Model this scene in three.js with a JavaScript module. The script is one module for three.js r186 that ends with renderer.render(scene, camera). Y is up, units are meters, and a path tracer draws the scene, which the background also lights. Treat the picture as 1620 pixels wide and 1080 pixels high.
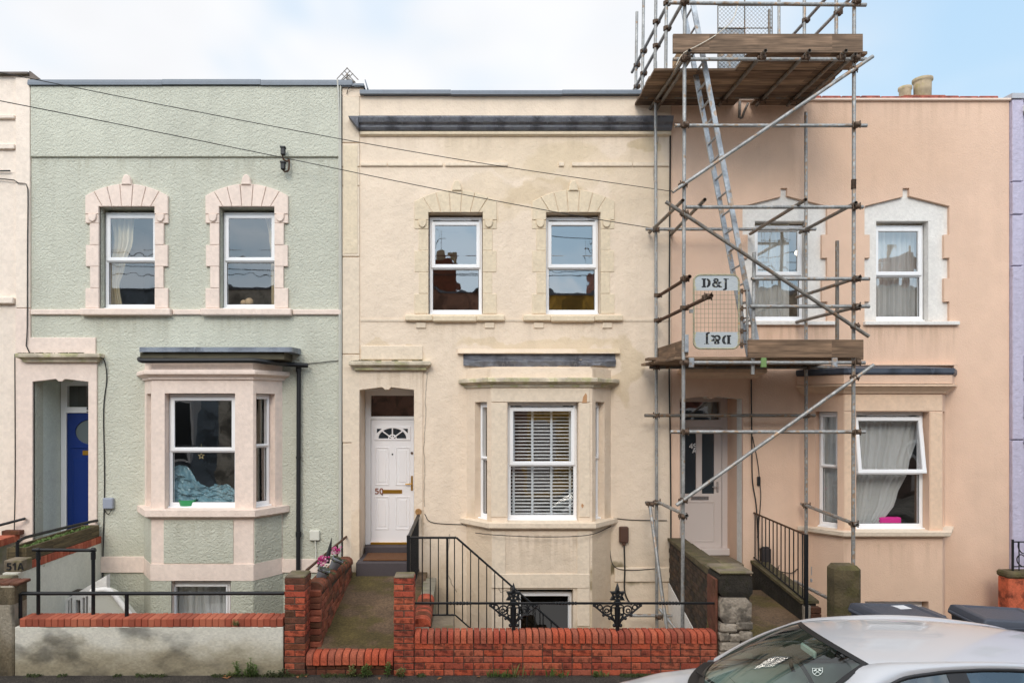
import * as THREE from 'three';
import { mergeGeometries } from 'three/addons/utils/BufferGeometryUtils.js';
import { ConvexGeometry } from 'three/addons/geometries/ConvexGeometry.js';
import { TextGeometry } from 'three/addons/geometries/TextGeometry.js';
import { FontLoader } from 'three/addons/loaders/FontLoader.js';

// ------------------------------------------------------------------ camera, sky, sun, exposure
const scene = new THREE.Scene();
const DIST = 11, EYE = 2.98, F = 1137, CX = 734, CY = 650;           // metres to the house fronts, eye height, focal length and optical axis in photo pixels
const camera = new THREE.PerspectiveCamera(2 * Math.atan(540 / F) * 180 / Math.PI, 1620 / 1080, 0.1, 600);
camera.position.set(0, EYE, DIST);
camera.lookAt(0, EYE, 0);
camera.setViewOffset(1620, 1080, 810 - CX, 540 - CY, 1620, 1080);
const renderer = new THREE.WebGLRenderer({ antialias: true });
renderer.toneMapping = THREE.LinearToneMapping;
renderer.toneMappingExposure = 1.38;
renderer.shadowMap.enabled = true;

const rng = (seed) => () => { seed |= 0; seed = seed + 0x6D2B79F5 | 0; let t = Math.imul(seed ^ seed >>> 15, 1 | seed); t = t + Math.imul(t ^ t >>> 7, 61 | t) ^ t; return ((t ^ t >>> 14) >>> 0) / 4294967296; };
const hash2 = (x, y, s) => { let h = Math.imul(x, 374761393) + Math.imul(y, 668265263) + Math.imul(s, 1442695041) | 0; h = Math.imul(h ^ h >>> 13, 1274126177); h = Math.imul(h ^ h >>> 15, 2246822519); return ((h ^ h >>> 16) >>> 0) / 4294967296; };
function vnoise(x, y, per, s) {
  const xi = Math.floor(x), yi = Math.floor(y), fx = x - xi, fy = y - yi, u = fx * fx * fx * (fx * (fx * 6 - 15) + 10), v = fy * fy * fy * (fy * (fy * 6 - 15) + 10);
  const w = (n) => per ? ((n % per) + per) % per : n;
  const x0 = w(xi), x1 = w(xi + 1), y0 = w(yi), y1 = w(yi + 1);
  const a = hash2(x0, y0, s), b = hash2(x1, y0, s), c = hash2(x0, y1, s), d = hash2(x1, y1, s);
  return a + (b - a) * u + (c - a) * v + (a - b - c + d) * u * v;
}
function fbm(x, y, oct = 4, per = 0, s = 1) { let f = 0, a = .5, t = 0; for (let i = 0; i < oct; i++) { f += a * vnoise(x, y, per, s + i); t += a; a *= .5; x *= 2; y *= 2; per *= 2; } return f / t; }
const sst = (a, b, x) => { const t = Math.min(1, Math.max(0, (x - a) / (b - a))); return t * t * (3 - 2 * t); };
const mix = (a, b, t) => a + (b - a) * t;

const SUN = new THREE.Vector3(-0.2, 0.54, 0.82).normalize();
{
  const W = 1024, H = 512, d = new Float32Array(W * H * 4);
  for (let j = 0; j < H; j++) for (let i = 0; i < W; i++) {
    const el = ((j + .5) / H - .5) * Math.PI, az = ((i + .5) / W - .5) * 2 * Math.PI;
    const x = Math.cos(az) * Math.cos(el), y = Math.sin(el), z = Math.sin(az) * Math.cos(el);
    const k = 1 / (Math.max(y, 0) + .22), px = x * k, pz = z * k;
    const warp = fbm(px * .7 + 9, pz * .7 + 4, 3, 0, 21) * 1.4;
    const n = fbm(px * 1.1 + warp + 31.3, pz * 1.1 + warp * .6 + 12.1, 5, 0, 5);
    let cover = sst(.16, .46, n + (1 - sst(.0, .42, y)) * .2 + .06 - .34 * sst(.22, .62, x * .9 - z * .1 - .05) * sst(.1, .5, y + .05) - .3 * sst(.1, .75, z) * (1 - sst(.35, .75, y)));
    const fine = fbm(px * 3.1 + 5, pz * 3.1, 4, 0, 9);
    const up = sst(0, .9, y), blue = [mix(.44, .30, up), mix(.60, .47, up), mix(.73, .68, up)];
    const toSun = Math.max(0, x * SUN.x + y * SUN.y + z * SUN.z), veil = 1 + 1.9 * toSun ** 2.5;
    const white = mix(.66, .77, fine) * veil, out = (j * W + i) * 4;
    const c = [white * .985, white * .995, white * 1.02];
    for (let q = 0; q < 3; q++) d[out + q] = y < 0 ? [.30, .29, .28][q] : mix(blue[q] * (1 + 1.0 * toSun ** 2), c[q], cover);
    d[out + 3] = 1;
  }
  const sky = new THREE.DataTexture(d, W, H, THREE.RGBAFormat, THREE.FloatType);
  sky.mapping = THREE.EquirectangularReflectionMapping; sky.magFilter = sky.minFilter = THREE.LinearFilter; sky.needsUpdate = true;
  scene.background = sky; scene.environment = sky; scene.backgroundIntensity = 1.0; scene.environmentIntensity = 1.0;
}
const sun = new THREE.DirectionalLight(0xfff3e2, 1.0);
sun.position.copy(SUN).multiplyScalar(40); sun.castShadow = true; sun.shadow.radius = 38;
Object.assign(sun.shadow.camera, { left: -20, right: 20, top: 20, bottom: -20, near: 1, far: 90 });
scene.add(sun); scene.add(sun.target);

// ------------------------------------------------------------------ small toolkit
const X = (px, z = 0) => (px - CX) * (DIST - z) / F, Y = (py, z = 0) => EYE - (py - CY) * (DIST - z) / F;   // where a line of sight meets the plane z
const used = {};
const numbered = (n) => { used[n] = (used[n] ?? -1) + 1; return used[n] ? n + '_' + String(used[n]).padStart(3, '0') : n; };
const origin = new WeakMap();
function tag(o, label, category, group, kind) { if (label) o.userData.label = label; if (category) o.userData.category = category; if (group) o.userData.group = group; if (kind) o.userData.kind = kind; return o; }
function thing(name, label, category, at = [0, 0, 0], group) {
  const g = new THREE.Group(); g.name = numbered(name); g.position.set(...at); origin.set(g, new THREE.Vector3(...at)); scene.add(g);
  return tag(g, label, category, group);
}
function planar(g) {                                                  // flat, unshared faces with uv in metres
  if (g.index) g = g.toNonIndexed();
  for (const k of Object.keys(g.attributes)) if (!['position', 'normal', 'uv'].includes(k)) g.deleteAttribute(k);
  if (!g.attributes.normal) g.computeVertexNormals();
  const p = g.attributes.position, n = p.count, uv = new Float32Array(n * 2), a = new THREE.Vector3(), b = new THREE.Vector3(), c = new THREE.Vector3();
  for (let i = 0; i < n; i += 3) {
    a.fromBufferAttribute(p, i); b.fromBufferAttribute(p, i + 1); c.fromBufferAttribute(p, i + 2);
    const nn = b.clone().sub(a).cross(c.clone().sub(a)), ax = Math.abs(nn.x), ay = Math.abs(nn.y), az = Math.abs(nn.z);
    [a, b, c].forEach((v, k) => { const o = (i + k) * 2; if (ay >= ax && ay >= az) { uv[o] = v.x; uv[o + 1] = v.z; } else if (ax > az) { uv[o] = v.z + 3.7; uv[o + 1] = v.y; } else { uv[o] = v.x; uv[o + 1] = v.y; } });
  }
  g.setAttribute('uv', new THREE.BufferAttribute(uv, 2));
  return g;
}
const joined = (geos) => { const l = [geos].flat(Infinity).filter(Boolean).map((g) => planar(g)); return l.length > 1 ? mergeGeometries(l) : l[0]; };
function put(name, geos, material, parent, label) {                  // one named mesh out of shapes given in world metres
  const g = joined(geos), m = new THREE.Mesh(g, material); m.castShadow = m.receiveShadow = true;
  if (parent && parent !== scene) {
    const o = origin.get(parent); g.translate(-o.x, -o.y, -o.z); m.name = name; parent.add(m); origin.set(m, o.clone());
  } else { g.computeBoundingBox(); const c = g.boundingBox.getCenter(new THREE.Vector3()); c.y = g.boundingBox.min.y; g.translate(-c.x, -c.y, -c.z); m.position.copy(c); m.name = numbered(name); origin.set(m, c.clone()); scene.add(m); }
  if (label) m.userData.label = label;
  return m;
}
const puts = (name, list, m, parent) => list.map((g) => put(name, g, m, parent));
function piece(name, geo, material, parent, x, y, z, ry = 0) {         // a piece with a shared geometry
  const o = origin.get(parent), m = new THREE.Mesh(geo, material); m.name = name; m.castShadow = m.receiveShadow = true;
  m.position.set(x - o.x, y - o.y, z - o.z); m.rotation.y = ry; parent.add(m); return m;
}
function box(x0, x1, y0, y1, z0, z1, c = 0) {
  const w = x1 - x0, h = y1 - y0, d = z1 - z0; let g;
  if (!c) g = new THREE.BoxGeometry(w, h, d);
  else { c = Math.min(c, w * .45, h * .45, d * .45); const pts = [], hw = w / 2, hh = h / 2, hd = d / 2; for (const a of [-1, 1]) for (const b of [-1, 1]) for (const e of [-1, 1]) pts.push(new THREE.Vector3(a * (hw - c), b * (hh - c), e * hd), new THREE.Vector3(a * (hw - c), b * hh, e * (hd - c)), new THREE.Vector3(a * hw, b * (hh - c), e * (hd - c))); g = new ConvexGeometry(pts); }
  return g.translate((x0 + x1) / 2, (y0 + y1) / 2, (z0 + z1) / 2);
}
const V = (a) => a.isVector3 ? a : new THREE.Vector3(...a);
function rod(a, b, r, seg = 10, open = false, r2 = r) {
  a = V(a); b = V(b); const d = b.clone().sub(a), g = new THREE.CylinderGeometry(r2, r, d.length(), seg, 1, open);
  g.applyQuaternion(new THREE.Quaternion().setFromUnitVectors(new THREE.Vector3(0, 1, 0), d.clone().normalize()));
  return g.translate((a.x + b.x) / 2, (a.y + b.y) / 2, (a.z + b.z) / 2);
}
function pipe(a, b, r, wall = .004, seg = 12) {                         // a hollow tube with visible open ends
  a = V(a); b = V(b); const L = a.distanceTo(b), g = new THREE.LatheGeometry([[r - wall, 0], [r, 0], [r, L], [r - wall, L], [r - wall, 0]].map((p) => new THREE.Vector2(...p)), seg);
  g.applyQuaternion(new THREE.Quaternion().setFromUnitVectors(new THREE.Vector3(0, 1, 0), b.clone().sub(a).normalize())); return g.translate(a.x, a.y, a.z);
}
const wire = (pts, r, n = 24, seg = 6, tension) => new THREE.TubeGeometry(new THREE.CatmullRomCurve3(pts.map(V), false, 'catmullrom', tension ?? .5), n, r, seg);
const poly = (pts) => { const s = new THREE.Shape(); pts.forEach(([x, y], i) => i ? s.lineTo(x, y) : s.moveTo(x, y)); return s; };
const hole = (pts) => { const s = new THREE.Path(); pts.forEach(([x, y], i) => i ? s.lineTo(x, y) : s.moveTo(x, y)); return s; };
const rect = (x0, x1, y0, y1) => [[x0, y0], [x1, y0], [x1, y1], [x0, y1]];
function slab(pts, holes, z0, z1, bevel = 0) {                         // an outline in x, y given thickness along z
  const s = poly(pts); for (const h of holes ?? []) s.holes.push(hole(h));
  const g = new THREE.ExtrudeGeometry(s, bevel ? { depth: z1 - z0 - bevel, bevelEnabled: true, bevelThickness: bevel, bevelSize: bevel, bevelOffset: -bevel, bevelSegments: 1, curveSegments: 10 } : { depth: z1 - z0, bevelEnabled: false, curveSegments: 10 });
  return g.translate(0, 0, z0);
}
function plan(pts, y0, y1) { const g = new THREE.ExtrudeGeometry(poly(pts.map(([x, z]) => [x, -z])), { depth: y1 - y0, bevelEnabled: false }); return g.rotateX(-Math.PI / 2).translate(0, y0, 0); }
function sideSlab(pts, x0, x1) { const g = new THREE.ExtrudeGeometry(poly(pts.map(([z, y]) => [-z, y])), { depth: x1 - x0, bevelEnabled: false }); return g.rotateY(Math.PI / 2).translate(x0, 0, 0); }   // an outline in z, y given thickness along x
function sweep(path, prof) {                                          // a moulding: profile [out, y] carried along a plan path [x, z]
  const n = path.length, offs = path.map((p, i) => {
    const dir = (a, b) => { const dx = b[0] - a[0], dz = b[1] - a[1], l = Math.hypot(dx, dz); return [-dz / l, dx / l]; };
    const a = i ? dir(path[i - 1], p) : null, b = i < n - 1 ? dir(p, path[i + 1]) : null;
    if (!a || !b) return a ?? b;
    const m = [a[0] + b[0], a[1] + b[1]], l = Math.hypot(...m), k = 1 / Math.max(.3, (m[0] * a[0] + m[1] * a[1]) / l);
    return [m[0] / l * k, m[1] / l * k];
  });
  const pos = [], at = (i, j) => { const [o, y] = prof[j]; return [path[i][0] + offs[i][0] * o, y, path[i][1] + offs[i][1] * o]; };
  for (let i = 0; i < n - 1; i++) for (let j = 0; j < prof.length; j++) { const k = (j + 1) % prof.length, A = at(i, j), B = at(i + 1, j), C = at(i + 1, k), D = at(i, k); pos.push(...A, ...B, ...C, ...A, ...C, ...D); }
  const tri = THREE.ShapeUtils.triangulateShape(prof.map((p) => new THREE.Vector2(...p)), []);
  for (const e of [0, n - 1]) for (const t of tri) for (const k of t) pos.push(...at(e, k));
  const g = new THREE.BufferGeometry(); g.setAttribute('position', new THREE.Float32BufferAttribute(pos, 3)); g.computeVertexNormals(); return g;
}
function grid(fn, nu, nv, smooth = true) {                            // a surface from fn(u, v) -> [x, y, z]
  const pos = [], idx = [];
  for (let j = 0; j <= nv; j++) for (let i = 0; i <= nu; i++) pos.push(...fn(i / nu, j / nv));
  for (let j = 0; j < nv; j++) for (let i = 0; i < nu; i++) { const a = j * (nu + 1) + i, b = a + 1, c = a + nu + 1, d = c + 1; idx.push(a, b, d, a, d, c); }
  const g = new THREE.BufferGeometry(); g.setAttribute('position', new THREE.Float32BufferAttribute(pos, 3)); g.setIndex(idx); g.computeVertexNormals(); return g;
}
const font = await new FontLoader().loadAsync('fonts/droid/droid_sans_bold.typeface.json');
const letters = (text, size, x, y, z, depth = .006) => { const g = new TextGeometry(text, { font, size, depth, curveSegments: 4, bevelEnabled: false }); return g.translate(x, y, z); };

// ------------------------------------------------------------------ textures and materials
function data(w, h, fn, srgb = true) {
  const d = new Uint8Array(w * h * 4);
  for (let j = 0; j < h; j++) for (let i = 0; i < w; i++) { const c = fn((i + .5) / w, (j + .5) / h), o = (j * w + i) * 4; const s = typeof c === 'number'; for (let k = 0; k < 3; k++) d[o + k] = Math.max(0, Math.min(255, (s ? c : c[k]) * 255)); d[o + 3] = 255; }
  const t = new THREE.DataTexture(d, w, h); t.wrapS = t.wrapT = THREE.RepeatWrapping; t.magFilter = THREE.LinearFilter; t.minFilter = THREE.LinearMipmapLinearFilter; t.generateMipmaps = true;
  if (srgb) t.colorSpace = THREE.SRGBColorSpace; t.needsUpdate = true; return t;
}
const sized = (t, mx, my = mx) => { const c = t.clone(); c.repeat.set(1 / mx, 1 / my); c.needsUpdate = true; return c; };
const T = {
  wave: data(128, 128, (u, v) => fbm(u * 4, v * 3, 2, 4, 7), false),
  roughcast: data(512, 512, (u, v) => { const w = fbm(u * 12, v * 12, 3, 12, 3) * .06; const a = Math.abs(fbm((u + w) * 38, (v + w * .7) * 31, 2, 0, 8) - .5) * 2, b = fbm(u * 64, v * 64, 3, 64, 13); const g = fbm(u * 40, v * 40, 2, 40, 17); return .2 + .3 * Math.pow(1 - a, 2.2) + .45 * g + .25 * b; }, false),
  plaster: data(512, 512, (u, v) => .35 * fbm(u * 10, v * 10, 4, 10, 31) + .65 * fbm(u * 90, v * 90, 3, 90, 33), false),
  lumps: data(512, 512, (u, v) => .7 * fbm(u * 14, v * 14, 4, 14, 41) + .3 * fbm(u * 70, v * 70, 3, 70, 43), false),
  grain: data(256, 256, (u, v) => { const n = fbm(u * 12, v * 12, 5, 12, 51), m = fbm(u * 60, v * 60, 2, 60, 53); const k = .95 + .045 * (n - .5) + .07 * (m - .5); return [k, k, k]; }),
  grime: data(512, 512, (u, v) => { const n = fbm(u * 6, v * 6, 6, 6, 61), m = fbm(u * 48, v * 48, 3, 48, 63), soot = sst(.5, .72, fbm(u * 9, v * 9, 5, 9, 65)); const k = (.70 + .44 * n + .24 * (m - .5)) * (1 - .30 * soot); return [k, k * .995, k * .98]; }),
  dirtyWall: data(1024, 256, (u, v) => { const n = fbm(u * 9, v * 3, 5, 0, 71), m = fbm(u * 120, v * 36, 3, 0, 73), top = sst(.1, .75, v + (n - .5) * .5), blot = sst(.45, .78, fbm(u * 7 + 3, v * 2.2, 5, 0, 75)) * (1 - sst(.35, .95, u)) * .75 + sst(.5, .8, fbm(u * 7 + 3, v * 2.2, 5, 0, 75)) * .3; let k = mix(.66, .94, top) + .14 * (m - .5); k *= 1 - .36 * blot; const w = 1 - top; return [k * (1 - .0 * w), k * (1 - .05 * w), k * (1 - .15 * w)]; }),
  path: data(512, 512, (u, v) => { const n = fbm(u * 5, v * 5, 5, 5, 81), m = fbm(u * 110, v * 110, 2, 110, 83), g = sst(.5, .75, fbm(u * 4, v * 4, 4, 4, 85)), k = .62 + .45 * n + .35 * (m - .5); return [k * (1 - .12 * g), k * (1 - .06 * g), k * (1 - .3 * g)]; }),
  asphalt: data(512, 512, (u, v) => { const n = fbm(u * 7, v * 7, 4, 7, 91), m = vnoise(u * 200, v * 200, 200, 93), k = .55 + .4 * n + .55 * (m - .5); return [k, k * .98, k * .95]; }),
  wood: data(512, 256, (u, v) => { const w = fbm(u * 3, v * 10, 3, 0, 101) * .5, r = fbm(u * 4 + w, v * 60 + w * 6, 4, 0, 103), s = fbm(u * 6, v * 5, 4, 0, 105), k = .52 + .45 * r + .4 * (s - .5); return [k, k * .97, k * .93]; }),
  galv: data(256, 256, (u, v) => { const n = fbm(u * 8, v * 5, 5, 0, 111), m = fbm(u * 40, v * 40, 3, 40, 113), rust = sst(.62, .78, fbm(u * 11, v * 9, 5, 0, 115)); const k = .68 + .36 * n + .25 * (m - .5); return [k * (1 + .02 * rust), k * (1 - .14 * rust), k * (1 - .28 * rust)]; }),
  lead: data(256, 256, (u, v) => { const n = fbm(u * 6, v * 6, 5, 6, 121), s = sst(.66, .76, fbm(u * 20, v * 12, 4, 20, 123)); const k = .5 + .8 * n + .5 * s; return [k, k, k * 1.02]; }),
  mottled: data(256, 256, (u, v) => { const n = fbm(u * 5, v * 5, 5, 5, 131), g = sst(.45, .7, fbm(u * 7, v * 7, 5, 7, 133)), k = .66 + .42 * n; return [k * (1 - .10 * g), k * (1 - .07 * g), k * (1 - .19 * g)]; }),
};
const HOUSE = { w: 5.4, h: 8.6, y0: -.4 };
function wallMap(x0, base, seed, opts = {}) {                          // the paint of one whole front: mottling, repairs, streaks; photo pixels name the places
  const W = 800, H = 1274, blobs = opts.patches ?? [], lines = opts.streaks ?? [], cracks = opts.cracks ?? [];
  const t = data(W, H, (u, v) => {
    const x = x0 + u * HOUSE.w, y = HOUSE.y0 + v * HOUSE.h, px = CX + x * F / DIST, py = CY - (y - EYE) * F / DIST;
    const n = fbm(x * .7, y * .7, 5, 0, seed), m = fbm(x * 5, y * 5, 4, 0, seed + 7), st = fbm(x * 7, y * .5, 4, 0, seed + 9);
    let k = 1 + (n - .5) * (opts.broad ?? .10) + (m - .5) * (opts.fine ?? .06) - sst(.55, .8, st) * (opts.run ?? .02);
    let c = [base[0] * k, base[1] * k, base[2] * k];
    const wx = px + (fbm(x * 3, y * 3, 4, 0, seed + 3) - .5) * 46, wy = py + (fbm(x * 3 + 9, y * 3, 4, 0, seed + 4) - .5) * 46;
    for (const [cx, cy, rx, ry, r, g, b, soft = .12] of blobs) { const q = Math.hypot((wx - cx) / rx, (wy - cy) / ry), a = 1 - sst(1 - soft, 1 + soft, q); if (a > 0) { c[0] *= mix(1, r, a); c[1] *= mix(1, g, a); c[2] *= mix(1, b, a); } }
    for (const [xa, xb, ya, len, amt] of lines) if (px > xa && px < xb && py > ya && py < ya + len) { const f = (1 - (py - ya) / len) * sst(.42, .72, fbm(px * .16, py * .012, 4, 0, seed + 11)) * amt * sst(xa, xa + 6, px) * (1 - sst(xb - 6, xb, px)); c[0] *= 1 - f; c[1] *= 1 - f * 1.1; c[2] *= 1 - f * 1.3; }
    for (const pts of cracks) for (let i = 0; i < pts.length - 1; i++) { const [ax, ay] = pts[i], [bx, by] = pts[i + 1]; if (px < Math.min(ax, bx) - 4 || px > Math.max(ax, bx) + 4 || py < Math.min(ay, by) - 4 || py > Math.max(ay, by) + 4) continue; const jx = px + (fbm(x * 5, y * 5, 3, 0, seed + 13) - .5) * 5, jy = py + (fbm(x * 9 + 5, y * 9, 3, 0, seed + 14) - .5) * 7, L = Math.hypot(bx - ax, by - ay), s = Math.max(0, Math.min(1, ((jx - ax) * (bx - ax) + (jy - ay) * (by - ay)) / L / L)), dd = Math.hypot(jx - ax - s * (bx - ax), jy - ay - s * (by - ay)); const f = .28 * (1 - sst(.3, 1.1, dd)); c = c.map((q) => q * (1 - f)); }
    const low = (1 - sst(.3, 1.4, y + (n - .5) * 1.2)) * (opts.damp ?? .1);
    return [c[0] * (1 - low), c[1] * (1 - low), c[2] * (1 - low * 1.2)];
  });
  t.repeat.set(1 / HOUSE.w, 1 / HOUSE.h); t.offset.set(-x0 / HOUSE.w, -HOUSE.y0 / HOUSE.h); return t;
}
const rgb = (r, g, b) => new THREE.Color().setRGB(r / 255, g / 255, b / 255, THREE.SRGBColorSpace);
const mat = (c, rough, o = {}) => new THREE.MeshStandardMaterial({ color: Array.isArray(c) ? rgb(...c) : c, roughness: rough, ...o });
const bump = (t, m, s) => ({ bumpMap: sized(t, m), bumpScale: s });
const XL = X(541), XR = X(1062), XA = X(49), XB = X(1598);
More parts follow.
